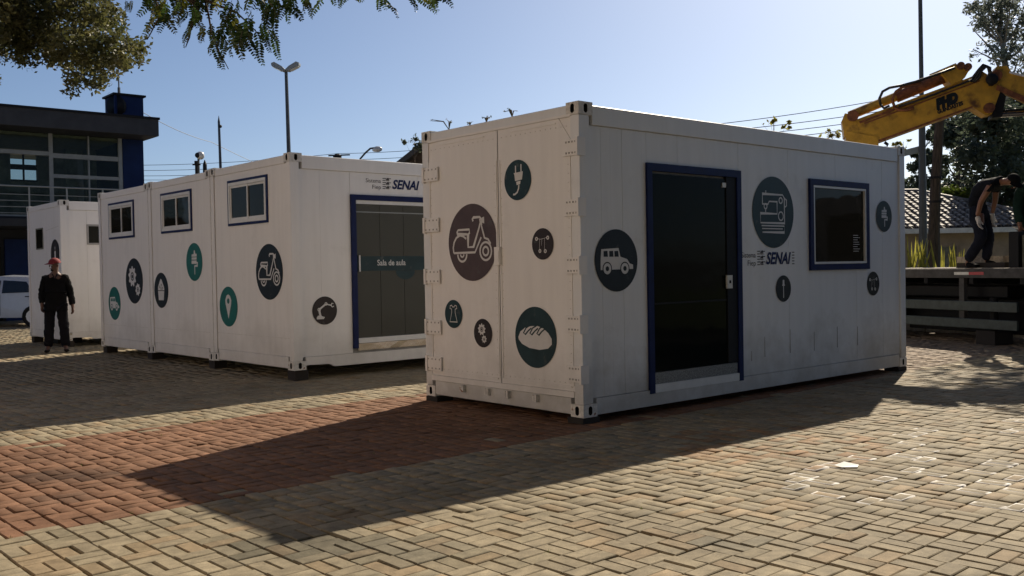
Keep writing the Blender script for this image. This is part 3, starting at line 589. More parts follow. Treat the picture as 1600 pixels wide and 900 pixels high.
# end doors
DY0, DY1, DZ0, DZ1 = .105, CW-.105, .235, 2.765
for k, (y0, y1) in enumerate(((1.163, DY1), (DY0, 1.150))):
    c = .22; pts = [(y0, DZ0), (y1, DZ0), (y1, DZ1), (y0, DZ1)]
    if k == 0: pts = [(y0, DZ0), (y1, DZ0), (y1, DZ1-c), (y1-c*.75, DZ1), (y0, DZ1)]
    else: pts = [(y0, DZ0), (y1, DZ0), (y1, DZ1), (y0+c*.75, DZ1), (y0, DZ1-c)]
    mb = MB(); mb.prism(pts, ep, -.052, -.004)
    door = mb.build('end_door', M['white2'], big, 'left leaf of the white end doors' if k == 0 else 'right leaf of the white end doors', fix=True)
    g = MB(); i_ = .055            # pressed edge strips around the leaf
    for (p, q, r, s) in ((y0+.012, y0+.03, DZ0+.05, DZ1-.30), (y1-.03, y1-.012, DZ0+.05, DZ1-.30), (y0+.04, y1-.04, DZ0+.03, DZ0+.048), (y0+.2, y1-.2, DZ1-.045, DZ1-.03)):
        g.prism([(p, r), (q, r), (q, s), (p, s)], ep, -.004, .003)
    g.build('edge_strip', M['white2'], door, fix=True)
    rv = MB()
    for a in range(14):
        yy = y0+.06+(y1-y0-.12)*a/13
        for zz in (DZ0+.075, DZ1-.08): rv.box(-.0012, .004, yy-.0035, yy+.0035, zz-.0035, zz+.0035)
    for a in range(26):
        zz = DZ0+.1+(DZ1-DZ0-.45)*a/25
        for yy in (y0+.045, y1-.045): rv.box(-.0012, .004, yy-.0035, yy+.0035, zz-.0035, zz+.0035)
    r_ = rv.build('rivets', M['casting'], door); r_['kind'] = 'stuff'
    ys = 1 if k == 0 else -1
    for hz in (2.42, 1.87, 1.31, .76, .36) if k == 0 else (2.48, 1.93, 1.40, .86, .40):
        h_ = MB(); yo = CW-.0 if k == 0 else .0
        a, b = (yo-.30, yo-.02) if k == 0 else (yo+.0, yo+.20)
        h_.prism([(a, hz-.075), (b, hz-.075), (b, hz+.075), (a, hz+.075)], ep, .0045, .020)
        if k == 1: h_.box(-.055, .05, -.030, -.006, hz-.085, hz+.085)
        else: h_.box(-.03, .0, CW-.055, CW-.02, hz-.085, hz+.085)
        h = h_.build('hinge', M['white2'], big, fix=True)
        bt = MB()
        for zz in (hz-.05, hz+.05):
            for q in range(4):
                yy = a+.03+(b-a-.08)*q/3; bt.box(-.025, -.0195, yy-.007, yy+.007, zz-.008, zz+.008)
        bo_ = bt.build('hinge_bolts', M['joint'], h); bo_['kind'] = 'stuff'
mb = MB(); mb.box(.012, .05, 1.1502, 1.1628, DZ0, DZ1); mb.build('door_gasket', M['dark'], big)
mb = MB(); c = .24          # diagonal gussets and the frame that closes the upper corners
for s, yy in ((1, .11), (-1, CW-.11)):
    mb = MB(); mb.prism([(yy, 2.765), (yy+s*c*.78, 2.765), (yy, 2.765-c)], ep, -.055, -.012); mb.build('corner_gusset', M['white2'], big, fix=True)
mb = MB(); mb.prism([(.11, 2.767), (CW-.11, 2.767), (CW-.11, 2.79), (.11, 2.79)], ep, -.03, .006); mb.build('rain_strip', M['white2'], big, fix=True)
mb = MB(); mb.prism([(.11, .178), (CW-.11, .178), (CW-.11, .233), (.11, .233)], ep, -.05, .010); mb.build('door_sill', M['white2'], big, fix=True)
for yy in (1.77, 1.36, 1.05, .63):
    mb = MB(); mb.box(-.04, .003, yy-.03, yy-.006, .095, .165); mb.box(-.035, .003, yy+.006, yy+.03, .10, .16); mb.box(-.018, .003, yy-.006, yy+.006, .11, .15); mb.build('lock_keeper', M['casting'], big)
mb = MB(); mb.box(-.03, -.004, 1.12, 1.20, 1.42, 1.60); mb.box(-.036, -.03, 1.13, 1.16, 1.45, 1.57); mb.build('door_latch', M['white2'], big)
S_end = lambda cy, cz, off=.003: end_fn(cy, cz, off-.004)
sticker(big, S_end, 1.585, 1.66, .40, 'scooter', M['brown'], 'large brown round sticker of a scooter on the left end door', off=.005)
sticker(big, S_end, .855, 2.245, .197, 'plug', M['dteal'], 'slate teal round sticker of an electric plug', off=.005)
sticker(big, S_end, .51, 1.61, .15, 'drone', M['dbrown'], 'small brown round sticker of four linked dots', off=.005)
sticker(big, S_end, 1.925, .91, .15, 'dress', M['dteal'], 'small teal round sticker of a dress', off=.005)
sticker(big, S_end, 1.435, .725, .147, 'gears', M['dbrown'], 'small dark brown round sticker of two gears', off=.005)
sticker(big, S_end, .635, .715, .295, 'bread', M['dteal'], 'teal round sticker of a loaf of bread', off=.005)
# things standing under the corners
def block(loc, rz, label, s=(.22, .2, .055)):
    mb = MB(); mb.box(-s[0]/2, s[0]/2, -s[1]/2, s[1]/2, 0, s[2], ch=.004); o = mb.build('timber_block', M['wood']); o.location = loc; o.rotation_euler = (0, 0, rz)
    return tag(o, label, 'wood block', 'timber blocks under the container corners')
def wpt(loc, rz, x, y): return (loc[0]+math.cos(rz)*x-math.sin(rz)*y, loc[1]+math.sin(rz)*x+math.cos(rz)*y, 0)
bl0 = (.6334, 8.7409)
block(wpt(bl0, TH, .1, .1), TH, 'timber block under the nearest corner of the large front container')
block(wpt(bl0, TH, .1, CW-.1), TH, 'timber block under the left corner of the large front container')
block(wpt(bl0, TH, CL-.1, .1), TH, 'timber block under the far right corner of the large front container')
# --- the three joined containers
TG = .7295; gl = (-2.9068, 12.7019, .139); GP = 2.4565
def gpos(k): return (gl[0]-math.sin(TG)*GP*k, gl[1]+math.cos(TG)*GP*k, gl[2]-.010*k)
trio = []
for k, (lab, cuts, sm) in enumerate((
        ('right container of the white joined trio with glass classroom door and scooter sticker', ((.93, 3.55, .166, 2.375),), (.45, .93, 1.5, 2.1, 2.7, 3.55, 4.2, 4.8, 5.4)),
        ('middle container of the white joined trio with cupcake sticker below its small window', (), ()),
        ('left container of the white joined trio with gears and car stickers', (), ()))):
    t = container(gpos(k), TG, lab, M['white2'], side_cuts=cuts, seams=sm, group='three white containers joined side by side'); trio.append(t)
    a0, a1 = ((.64, 1.86), (.68, 1.90), (.65, 1.90))[k]; b0, b1 = 2.0, 2.66
    # flat end wall with the window opening cut out of it
    for (p, q, r, s) in ((.125, a0+.03, .178, 2.764), (a1-.03, CW-.125, .178, 2.764), (a0+.032, a1-.032, .178, b0+.03), (a0+.032, a1-.032, b1-.03, 2.764)):
        mb = MB(); mb.prism([(p, r), (q, r), (q, s), (p, s)], ep, -.052, -.012); mb.build('end_panel', M['white2'], t, fix=True)
    fr_ = MB(); frame_box(fr_, ep, a0, a1, b0, b1, .034, -.03, .006); fr_ = fr_.build('window', M['navy'], t, 'small sliding window with navy edging', fix=True)
    mb = MB(); frame_box(mb, ep, a0+.036, a1-.036, b0+.036, b1-.036, .045, -.028, .012); mb.build('window_frame', M['alu'], fr_, fix=True)
    mid = (a0+a1)/2
    for (p, q, d) in ((a0+.082, mid+.02, .0), (mid-.02, a1-.082, .008)):
        mb = MB(); frame_box(mb, ep, p, q, b0+.083, b1-.083, .03, -.022+d, -.008+d); mb.build('sash', M['alu'], fr_, fix=True)
        mb = MB(); mb.prism([(p+.031, b0+.114), (q-.031, b0+.114), (q-.031, b1-.114), (p+.031, b1-.114)], ep, -.02+d, -.016+d); mb.build('pane', M['wglass'], fr_, fix=True)
    mb = MB(); mb.prism([(.13, .42), (CW-.13, .42), (CW-.13, .425), (.13, .425)], ep, -.0118, -.0105); mb.build('weld_seam', M['casting'], t, fix=True)
mb = MB(); mb.box(-.0, .03, -.008, -.001, .13, CHH-.13)
for k in (1, 2): 
    mb = MB(); mb.box(-.003, .02, -.014, -.003, .13, CHH-.14); mb.build('joint_strip', M['casting'], trio[k])
E_ = lambda cy, cz, off=.003: end_fn(cy, cz, off-.012)
sticker(trio[0], E_, .655, 1.32, .385, 'scooter', M['black'], 'large black round sticker of a scooter')
sticker(trio[0], E_, 1.935, .82, .295, 'pin', M['teal'], 'green round sticker of a map pin')
sticker(trio[1], E_, 3.10-GP, 1.51, .298, 'brush', M['teal'], 'green round sticker of a paint brush')
sticker(trio[1], E_, 4.44-GP, 1.06, .295, 'cupcake', M['black'], 'black round sticker of a cupcake')
sticker(trio[2], E_, 5.64-2*GP, 1.23, .40, 'biggears', M['black'], 'large black round sticker of two gears')
sticker(trio[2], E_, 6.64-2*GP, .82, .305, 'jeep', M['teal'], 'green round sticker of a small car')
g0 = trio[0]
sticker(g0, S_side, .49, .78, .192, 'arm', M['dbrown'], 'black round sticker of a robot arm beside the glass door')
logo(g0, 1.185, 2.475, .97, -.018, fm_side)
mb = MB()
for (p, q, r, s) in ((.93, 3.55, 2.30, 2.375), (.93, 1.005, .235, 2.30), (3.475, 3.55, .235, 2.30)): mb.prism([(p, r), (q, r), (q, s), (p, s)], sp, -.055, .014)
mb.build('door_frame', M['blue'], g0, 'deep blue frame round the glass door', fix=True)
mb = MB(); mb.prism([(1.005, 2.25), (3.475, 2.25), (3.475, 2.30), (1.005, 2.30)], sp, -.05, -.004); mb.build('door_track', M['alu'], g0, fix=True); mb = MB(); mb.prism([(1.005, .30), (3.475, .30), (3.475, .37), (1.005, .37)], sp, -.05, -.0); mb.build('door_track', M['alu'], g0, fix=True)
mb = MB(); mb.prism([(1.006, 2.13), (3.474, 2.13), (3.474, 2.145), (1.006, 2.145)], sp, -.028, -.024); mb.build('glazing_bar', M['mull'], g0, fix=True)
for i in range(6):
    a = 1.007+i*.411; mb = MB(); mb.prism([(a+.003, .372), (a+.408, .372), (a+.408, 2.248), (a+.003, 2.248)], sp, -.042, -.030); mb.build('glass_panel', M['olive'], g0, fix=True)
mb = MB(); mb.prism([(1.03, 1.31), (3.44, 1.31), (3.44, 1.515), (1.03, 1.515)], sp, -.0295, -.027); bn = mb.build('name_band', M['dteal'], g0, 'dark teal band lettered across the glass', fix=True)
put_text('sign_lettering', 'Sala de aula', .115, lambda a, b: (1.365+a, .0265, 1.385+b), M['icon'], bn, width=.49, offset=.0015)
mb = MB(); mb.prism([(1.045, 1.30), (1.065, 1.30), (1.065, 1.53), (1.045, 1.53)], sp, -.022, .004); mb.build('door_handle', M['alu'], g0, fix=True)
mb = MB(); n = 24; mb.prism([(1.85+.17*math.cos(PI+PI*i/n), 1.306+.13*math.sin(PI+PI*i/n)) for i in range(n+1)], sp, -.0295, -.0285); mb.build('round_sticker', M['dteal'], g0, 'half hidden teal round sticker under the lettered band', fix=True)
mb = MB(); 
for i in range(14):
    a = 1.0+i*.17; d = .012*math.sin(i*1.9)+.006*math.cos(i*3.1); d2 = .012*math.sin((i+1)*1.9)+.006*math.cos((i+1)*3.1)
    v = [(a, -.002-d*.3, .20), (a+.17, -.002-d2*.3, .20), (a+.17, -.006-d2*.5, .295), (a, -.006-d*.5, .295)]; mb.add(v, [(0, 1, 2, 3)])
mb.build('sill_plate', M['steel'], g0, 'wavy bare metal plate under the glass door')
for k in range(3):
    pz = gpos(k); hgt = pz[2]-.002
    for yy in ((.12,) if k < 2 else (.12, CW-.12)): block(wpt(pz, TG, .12, yy), TG, ('timber block under the near corner of the three joined containers', 'timber block between the right and middle joined containers', 'timber block under the left of the three joined containers')[k] if yy < 1 else 'timber block at the far left corner of the joined containers', (.2, .2, hgt))
block(wpt(gpos(0), TG, CL-.12, .12), TG, 'timber block behind the large container under the joined containers', (.2, .2, gl[2]-.002))
# --- the single container far left
fl = (-9.2087, 19.6231, .128); TF = .717
far = container(fl, TF, 'lone white container at far left behind the man in the red cap', M['white2'], side_cuts=((.52, 1.25, 1.98, 2.40),), seams=(.52, 1.25, 1.9, 2.5, 3.1, 3.7, 4.3, 5))
mb = MB(); mb.prism([(.125, .178), (CW-.125, .178), (CW-.125, 2.764), (.125, 2.764)], ep, -.052, -.014); mb.build('end_panel', M['white2'], far, fix=True)
mb = MB(); frame_box(mb, sp, .52, 1.25, 1.98, 2.40, .035, -.05, -.005); fw = mb.build('window', M['joint'], far, 'small dark window on the side wall', fix=True)
mb = MB(); mb.prism([(.556, 2.016), (1.214, 2.016), (1.214, 2.364), (.556, 2.364)], sp, -.04, -.03); mb.build('pane', M['wglass'], fw, fix=True)
mb = MB(); frame_box(mb, ep, 1.27, 1.80, 1.92, 2.38, .03, -.013, -.002); fw = mb.build('window', M['tarred'], far, 'small dark window on the end wall', fix=True)
mb = MB(); mb.prism([(1.30, 1.95), (1.77, 1.95), (1.77, 2.35), (1.30, 2.35)], ep, -.0128, -.008); mb.build('pane', M['wglass'], fw, fix=True)
sticker(far, lambda cy, cz, off=.003: end_fn(cy, cz, off-.014), .44, 1.80, .30, 'candle', M['dbrown'], 'dark round sticker half hidden by the red cap')
mb = MB(); mb.prism([(.15, 2.36), (1.1, 2.30), (1.1, 2.31), (.15, 2.37)], ep, -.0138, -.011); mb.build('weld_seam', M['casting'], far, fix=True)
for (x, y, lb) in ((.12, .12, 'near'), (.12, CW-.12, 'left'), (CL-.12, .12, 'right')): block(wpt(fl, TF, x, y), TF, 'timber block under the %s corner of the lone far container' % lb, (.2, .2, .126))
mb = MB(); mb.box(-.25, .25, -.2, .2, 0, .11); o = mb.build('timber_block', M['dark']); o.location = wpt(fl, TF, .5, CW*.6); o.rotation_euler = (0, 0, TF); tag(o, 'dark skid block under the end of the lone far container', 'wood block', 'timber blocks under the container corners')

# ------------------------------------------------------------------ people: bodies grown along a jointed skeleton
FOLD = [M[k] for k in ('jacket', 'trous', 'tee', 'navyt', 'greent')]
def grow(name, nodes, edges, m, parent, sub=2, mats=None, matfn=None, root=0):
    me = bpy.data.meshes.new(name); me.from_pydata([n[0] for n in nodes], edges, [])
    o = bpy.data.objects.new(name, me); C.objects.link(o)
    md = o.modifiers.new('s', 'SKIN'); md.use_smooth_shade = True
    if m in FOLD: sub = 3
    sb = o.modifiers.new('b', 'SUBSURF'); sb.levels = sub; sb.render_levels = sub
    for i, n in enumerate(nodes):
        r = n[1]; me.skin_vertices[0].data[i].radius = r if isinstance(r, tuple) else (r, r)
        me.skin_vertices[0].data[i].use_root = (i == root)
    bpy.context.view_layer.update()
    ev = o.evaluated_get(bpy.context.evaluated_depsgraph_get()); nm = bpy.data.meshes.new_from_object(ev)
    bpy.data.objects.remove(o); nm.name = name
    nm.materials.clear()
    for x in (mats or [m]): nm.materials.append(x)
    if matfn:
        for p in nm.polygons: p.material_index = matfn(p.center)
    if m in FOLD:
        from mathutils import noise
        nm.update(); off = random.uniform(0, 50)
        for v in nm.vertices: q = v.co; v.co = q+v.normal*(.020*(abs(noise.noise((q.x*11+off, q.y*11, q.z*7+off)))-.2)+.008*noise.noise((q.x*25, q.y*25+off, q.z*22)))
    nm.polygons.foreach_set('use_smooth', [True]*len(nm.polygons))
    o = bpy.data.objects.new(name, nm); C.objects.link(o); o.parent = parent; return o
def hand_nodes(nodes, edges, wi, w, d, side, s=1, curl=.35):
    """palm and five fingers from wrist node wi at w, pointing along d, palm normal 'side'"""
    w = Vector(w); d = Vector(d).normalized(); side = Vector(side).normalized(); ac = d.cross(side).normalized()
    pi = len(nodes); nodes.append((tuple(w+d*.05*s), .026*s)); edges.append((wi, pi))
    ki = len(nodes); nodes.append((tuple(w+d*.085*s), .030*s)); edges.append((pi, ki))
    for q, (off, ln) in enumerate(((-.030, .066), (-.010, .076), (.010, .072), (.030, .056))):
        a = w+d*.105*s+ac*off*s; b = a+(d*math.cos(curl)+side*math.sin(curl))*ln*.5*s; c = b+(d*math.cos(curl*2.4)+side*math.sin(curl*2.4))*ln*.5*s
        i = len(nodes); nodes += [(tuple(a), .0100*s), (tuple(b), .0085*s), (tuple(c), .0070*s)]; edges += [(ki, i), (i, i+1), (i+1, i+2)]
    a = w+d*.045*s-ac*.035*s+side*.01*s; b = a+(d*.8-ac*.5+side*.3)*.035*s; c = b+(d+side*.3)*.028*s
    i = len(nodes); nodes += [(tuple(a), .0115*s), (tuple(b), .0100*s), (tuple(c), .0085*s)]; edges += [(pi, i), (i, i+1), (i+1, i+2)]
def face(parent, c, fwd, up, s, skinm, beard=None):
    c = Vector(c); fwd = Vector(fwd).normalized(); up = Vector(up).normalized(); rt = fwd.cross(up).normalized(); up = rt.cross(fwd)
    def P(a, b, d): return c+rt*a*s+up*b*s+fwd*d*s
    for sg in (-1, 1):
        mb = MB(); mb.ball(P(sg*.031, .012, .083), .011*s, n=8, k=5); mb.build('eye', M['glove'], parent, smooth=True)
        mb = MB(); mb.tube([P(sg*.017, .034, .095), P(sg*.034, .038, .09), P(sg*.05, .03, .078)], .0045*s, 5); mb.build('eyebrow', M['hair'], parent)
        mb = MB(); mb.tube([P(sg*.080, .03, -.005), P(sg*.090, .01, -.012), P(sg*.080, -.03, .0)], [.012*s, .016*s, .008*s], 6); mb.build('ear', skinm, parent, smooth=True)
    mb = MB(); mb.tube([P(0, .02, .094), P(0, -.008, .112), P(0, -.026, .112)], [.008*s, .013*s, .012*s], 7); mb.build('nose', skinm, parent, smooth=True)
    mb = MB(); mb.tube([P(-.024, -.055, .090), P(0, -.052, .101), P(.024, -.055, .090)], .006*s, 6); mb.build('mouth', M['rust'], parent, smooth=True)
def cap(parent, c, fwd, up, s, m):
    c = Vector(c); fwd = Vector(fwd).normalized(); up = Vector(up).normalized(); rt = fwd.cross(up).normalized(); up = rt.cross(fwd)
    v = []; n = 20; k = 6
    for i in range(k+1):
        t = PI/2*i/k
        for j in range(n):
            a = 2*PI*j/n; v.append(c+rt*(.095*s*math.sin(t)*math.sin(a))+fwd*(.112*s*math.sin(t)*math.cos(a))+up*(.03+.098*math.cos(t))*s)
    mb = MB(); mb.add(v, [(i*n+j, (i+1)*n+j, (i+1)*n+(j+1) % n, i*n+(j+1) % n) for i in range(k) for j in range(n)])
    o = mb.build('cap', m, parent, smooth=True)
    mb = MB(); v = []
    for j in range(9):
        a = -1.05+2.1*j/8
        for (rr, dz) in ((.108, .034), (.185, .012)): v.append(c+rt*(.085/.108*rr*s*math.sin(a)*(.9 if rr > .15 else 1))+fwd*(rr*s*math.cos(a))+up*dz*s)
    v2 = [p+up*.006*s for p in v]; nn = len(v)
    mb.add(v+v2, [(2*j, 2*j+1, 2*j+3, 2*j+2) for j in range(8)]+[(nn+2*j+2, nn+2*j+3, nn+2*j+1, nn+2*j) for j in range(8)]+[(2*j+1, nn+2*j+1, nn+2*j+3, 2*j+3) for j in range(8)])
    mb.build('cap_peak', m, o, smooth=True)
# man in the red cap, standing and looking to his right (left in the picture)
man = thing('person', 'man standing in black jacket and dark trousers with a red cap, looking sideways', 'person', (-8.76, 18.40, 0), math.radians(22))
# local: faces -Y (towards the camera); +X is the picture's right
H = [((0, 0, .96), (.15, .11)), ((0, 0, 1.12), (.165, .12)), ((0, .01, 1.30), (.185, .125)), ((0, .01, 1.45), (.13, .09)), ((0, -.01, 1.54), (.055, .058)), ((0, -.02, 1.62), (.068, .078)), ((0, -.02, 1.70), (.078, .09)), ((0, -.015, 1.765), (.05, .06)),
     ((-.10, 0, .90), (.098, .10)), ((-.125, -.01, .50), (.066, .07)), ((-.15, .01, .10), (.045, .05)), ((-.17, -.10, .035), (.04, .03)), ((-.18, -.17, .03), (.035, .022)),
     ((.10, 0, .90), (.098, .10)), ((.13, -.01, .50), (.066, .07)), ((.155, .01, .10), (.045, .05)), ((.165, -.10, .035), (.04, .03)), ((.17, -.17, .03), (.035, .022)),
     ((-.18, 0, 1.42), (.062, .06)), ((-.232, .02, 1.17), (.05, .05)), ((-.238, -.04, .93), (.036, .036)), ((.18, 0, 1.42), (.062, .06)), ((.25, .03, 1.16), (.05, .05)), ((.292, -.02, .89), (.036, .036))]
Eg = [(0, 1), (1, 2), (2, 3), (3, 4), (4, 5), (5, 6), (6, 7), (0, 8), (8, 9), (9, 10), (10, 11), (11, 12), (0, 13), (13, 14), (14, 15), (15, 16), (16, 17), (3, 18), (18, 19), (19, 20), (3, 21), (21, 22), (22, 23)]
Hh = list(H); E2 = list(Eg); hand_nodes(Hh, E2, 20, H[20][0], (0.02, -.1, -1), (.6, -.4, 0)); hand_nodes(Hh, E2, 23, H[23][0], (.05, -.05, -1), (-.6, -.4, 0))
grow('body', Hh, E2, M['skind'], man)
fat = lambda r, k: tuple(x+k for x in r) if isinstance(r, tuple) else (r+k, r+k)
J = [(H[i][0], fat(H[i][1], k)) for i, k in ((0, .03), (1, .035), (2, .02), (3, .015), (18, .012), (19, .024), (20, .020), (21, .022), (22, .024), (23, .020))]
J[0] = ((0, 0, .98), (.205, .155)); J.append(((0, -.005, 1.50), (.085, .08))); J.append(((0, 0, .80), (.20, .15)))
grow('jacket', J, [(0, 1), (1, 2), (2, 3), (3, 4), (4, 5), (5, 6), (3, 7), (7, 8), (8, 9), (3, 10), (0, 11)], M['jacket'], man)
T = [((0, 0, .98), (.165, .125)), ((-.10, 0, .88), (.115, .115)), ((-.125, -.01, .50), (.09, .095)), ((-.15, .02, .09), (.078, .09)), ((.10, 0, .88), (.115, .115)), ((.13, -.01, .50), (.09, .095)), ((.155, .02, .09), (.078, .09))]
grow('trousers', T, [(0, 1), (1, 2), (2, 3), (0, 4), (4, 5), (5, 6)], M['trous'], man)
for sg in (-1, 1):
    grow('shoe', [((sg*.155, .04, .045), (.045, .04)), ((sg*.165, -.08, .04), (.05, .035)), ((sg*.18, -.20, .032), (.045, .026))], [(0, 1), (1, 2)], M['hair'], man, sub=1)
hf = Vector((-.80, -.6, -.05)); face(man, (0, -.02, 1.665), hf, (0, 0, 1), 1, M['skind'])
grow('beard', [((-.045, -.055, 1.60), (.05, .05)), ((-.03, -.03, 1.575), (.05, .05))], [(0, 1)], M['hair'], man, sub=1)
cap(man, (0, -.02, 1.68), hf, (0, 0, 1), 1.05, M['redcap'])
mb = MB(); mb.tube([(-.04, -.075, 1.50), (0, -.125, 1.40), (.04, -.075, 1.50)], .012, 6); mb.build('collar', M['tee'], man)
# ------------------------------------------------------------------ crane truck behind the big container
# local x runs from the hidden rear (left) to the cab (right, out of frame), local y away from the camera
def frame_of(p, q):
    d = (q-p); return p, math.atan2(d.y, d.x)
P0 = ground(1417, 18.05); P1 = ground(1592, 15.7)
tp, ta = frame_of(P0, P1); ux = Vector((math.cos(ta), math.sin(ta), 0)); uy = Vector((-math.sin(ta), math.cos(ta), 0))
truck = thing('crane_truck', 'flatbed truck with yellow folding crane parked behind the large container', 'truck', tp, ta)
TM = Matrix.Translation(tp) @ Matrix.Rotation(ta, 4, 'Z'); TI = TM.inverted()
def loc(px, py, yl):          # point of the truck's own vertical plane y = yl, as seen at a spot of the photo
    o = Vector((0, 0, CH)); d = ray(px, py); n = uy; t = ((tp+uy*yl)-o).dot(n)/d.dot(n); return TI @ (o+d*t)
XA, XB = -4.3, 6.4
mb = MB(); mb.box(XA, 3.2, .0, .07, 1.14, 1.30, ch=.006); sr = mb.build('side_beam', M['bed'], truck)
mb = MB(); mb.box(XA, 3.2, 2.33, 2.40, 1.14, 1.30, ch=.006); mb.build('side_beam', M['bed'], truck)
for i in range(16):
    y0 = .075+i*.1405; mb = MB(); mb.box(XA, 3.2, y0, y0+.135, 1.26, 1.312+random.uniform(-.003, .003), ch=.004); mb.build('deck_plank', M['deck'], truck)
a = loc(1491, 427, 0).x; b = loc(1513.5, 427, 0).x; c = loc(1537, 427, 0).x
for (p, q, mm, nm_) in ((a, b, 'refw', 'white reflective strip'), (b+.002, c, 'refr', 'red reflective strip')):
    mb = MB(); mb.box(p, q, -.004, -.0002, 1.195, 1.245); mb.build('reflector', M[mm], sr, nm_)
for i in range(7):
    x = XA+.5+i*1.05; mb = MB(); mb.box(x, x+.09, .02, 2.38, 1.04, 1.137); mb.build('cross_member', M['dark'], truck)
for y0 in (.75, 1.55):
    mb = MB(); mb.box(XA, XB, y0, y0+.1, .80, 1.037, ch=.01); mb.build('chassis_rail', M['dark'], truck)
x = loc(1497, 440, 0).x
for q in (x-2.0, x, x+1.55):
    mb = MB(); mb.box(q, q+.11, .02, .10, .35, 1.137, ch=.005); mb.build('rail_post', M['bed'], truck)
mb = MB(); mb.box(XA+.4, 2.0, .30, .75, .79, 1.0, ch=.02); mb.build('fuel_tank', M['dark'], truck)
for z0, z1 in ((.57, .74), (.27, .435)):
    mb = MB(); mb.box(XA+.3, loc(1590, 480, 0).x, -.02, .025, z0, z1, ch=.008); mb.build('side_guard_rail', M['rail'], truck)
mb = MB(); mb.box(-.5, 3.4, .5, 1.9, .24, .78, ch=.03); mb.build('tool_box', M['dark'], truck)
xs_ = loc(1550, 520, .15).x
mb = MB(); mb.box(xs_-.2, xs_+.2, .0, .4, .0, .24, ch=.01); st = mb.build('outrigger_pad', M['wood'], truck, 'wooden block under the outrigger foot')
mb = MB(); mb.tube([(xs_, .2, .22), (xs_, .2, .8)], .07, 10); mb.build('outrigger_leg', M['dark'], truck)
mb = MB(); mb.box(XA+3.9, xs_+1.4, .42, .50, .17, .26, ch=.01); mb.build('lower_beam', M['dark'], truck)
for x in (-3.2, -2.0, -.95 if False else -.9, 5.4):
    for y in (.10, 2.02):
        mb = MB(); n = 24
        prof = [(.20, .0), (.47, .0), (.5, .04), (.5, .24), (.47, .28), (.20, .28)]
        v = [(x+r*math.cos(2*PI*k/n), y+d, .5+r*math.sin(2*PI*k/n)) for (r, d) in prof for k in range(n)]
        mb.add(v, [(i*n+k, i*n+(k+1) % n, (i+1)*n+(k+1) % n, (i+1)*n+k) for i in range(5) for k in range(n)])
        w = mb.build('wheel', M['rubber'], truck, fix=True)
        mb = MB(); mb.tube([(x, y+.05, .5), (x, y+.23, .5)], .21, 16); mb.build('rim', M['bed'], w)
# cab (outside the frame, still part of the truck)
mb = MB(); mb.prism([(4.2, .55), (6.5, .55), (6.5, 1.4), (6.25, 2.6), (4.2, 2.7)], lambda a, b, d: (a, d, b), .05, 2.35); cb_ = mb.build('cab', M['carw'], truck, fix=True)
mb = MB(); mb.box(4.9, 5.9, .03, .05, 1.5, 2.3); mb.build('cab_window', M['carglass'], cb_)
# post and bin at the right end of the bed
x0 = loc(1577, 400, .1).x; x1 = loc(1592, 400, .1).x
mb = MB(); mb.box(x0, x1, .09, .30, 1.313, loc(1580, 362, .1).z, ch=.01); mb.build('headboard_post', M['dark'], truck)
mb = MB(); mb.box(x1+.01, x1+1.6, .16, 2.2, 1.313, 1.85, ch=.01); mb.build('headboard', M['tarred'], truck)
# crane: column, first arm, cylinder, elbow, outer arm
YC = 1.2
CA, CB = at(1320, 200, 15.9), at(1600, 200, 15.2); CA.z = CB.z = 0; cang = math.atan2(CB.y-CA.y, CB.x-CA.x)
CM = Matrix.Translation(CA) @ Matrix.Rotation(cang, 4, 'Z') @ Matrix.Translation((0, -YC, 0)); CMI = CM.inverted(); cn = Vector((-math.sin(cang), math.cos(cang), 0))
def lc(px, py, y=YC):
    o = Vector((0, 0, CH)); d = ray(px, py); t = ((CA+cn*(y-YC))-o).dot(cn)/d.dot(cn); return CMI @ (o+d*t)
MARK = len(bpy.data.objects); known = set(bpy.data.objects)
def plate(pts, y0, y1, name, m, parent, label=None):
    P = [lc(px, py, y0) for px, py in pts]; mb = MB()
    mb.prism([(p.x, p.z) for p in P], lambda a, b, d: (a, d, b), y0, y1); return mb.build(name, m, parent, label, fix=True)
colm = plate([(1322, 205), (1372, 214), (1380, 330), (1318, 330)], YC-.2, YC+.2, 'hanging_arm', M['yellow'], truck)
boom = plate([(1316, 187), (1322, 178), (1336, 180), (1340, 186), (1512, 122), (1536, 112), (1562, 128), (1564, 140), (1550, 178), (1540, 180), (1520, 168), (1372, 222), (1330, 216), (1319, 214)], YC-.17, YC+.17, 'crane_arm', M['yellow'], truck, 'rusty yellow main arm of the crane')
for yy in (YC-.185, YC+.172): plate([(1315, 190), (1320, 177), (1334, 179), (1340, 196), (1343, 219), (1320, 214)], yy, yy+.013, 'end_plate', M['yellow'], boom)
plate([(1342, 190), (1512, 125.5), (1514, 128), (1344, 193)], YC-.186, YC-.172, 'arm_rib', M['rust'], boom)
plate([(1350, 192), (1530, 125.5), (1531, 127), (1351, 194)], YC-.186, YC-.172, 'arm_rib', M['rust'], boom)
plate([(1372, 222), (1520, 168), (1519, 165.5), (1371, 219)], YC-.186, YC-.172, 'arm_rib', M['rust'], boom)
P1c, P2c = lc(1326, 185), lc(1475, 127); dcy = (P2c-P1c)
cyl_a = lc(1327, 181); cyl_b = lc(1468, 123)
mb = MB(); mb.tube([cyl_a, cyl_a.lerp(cyl_b, .99)], .075, 14); cy_ = mb.build('lift_cylinder', M['yellow'], boom, smooth=False)
mb = MB(); mb.tube([lc(1400, 152), lc(1492, 114)], .092, 12); mb.build('cylinder_sleeve', M['rust'], boom)
mb = MB(); mb.tube([lc(1455, 122), lc(1495, 103)], [.07, .05], 10); mb.build('cylinder_eye', M['yellow'], boom)
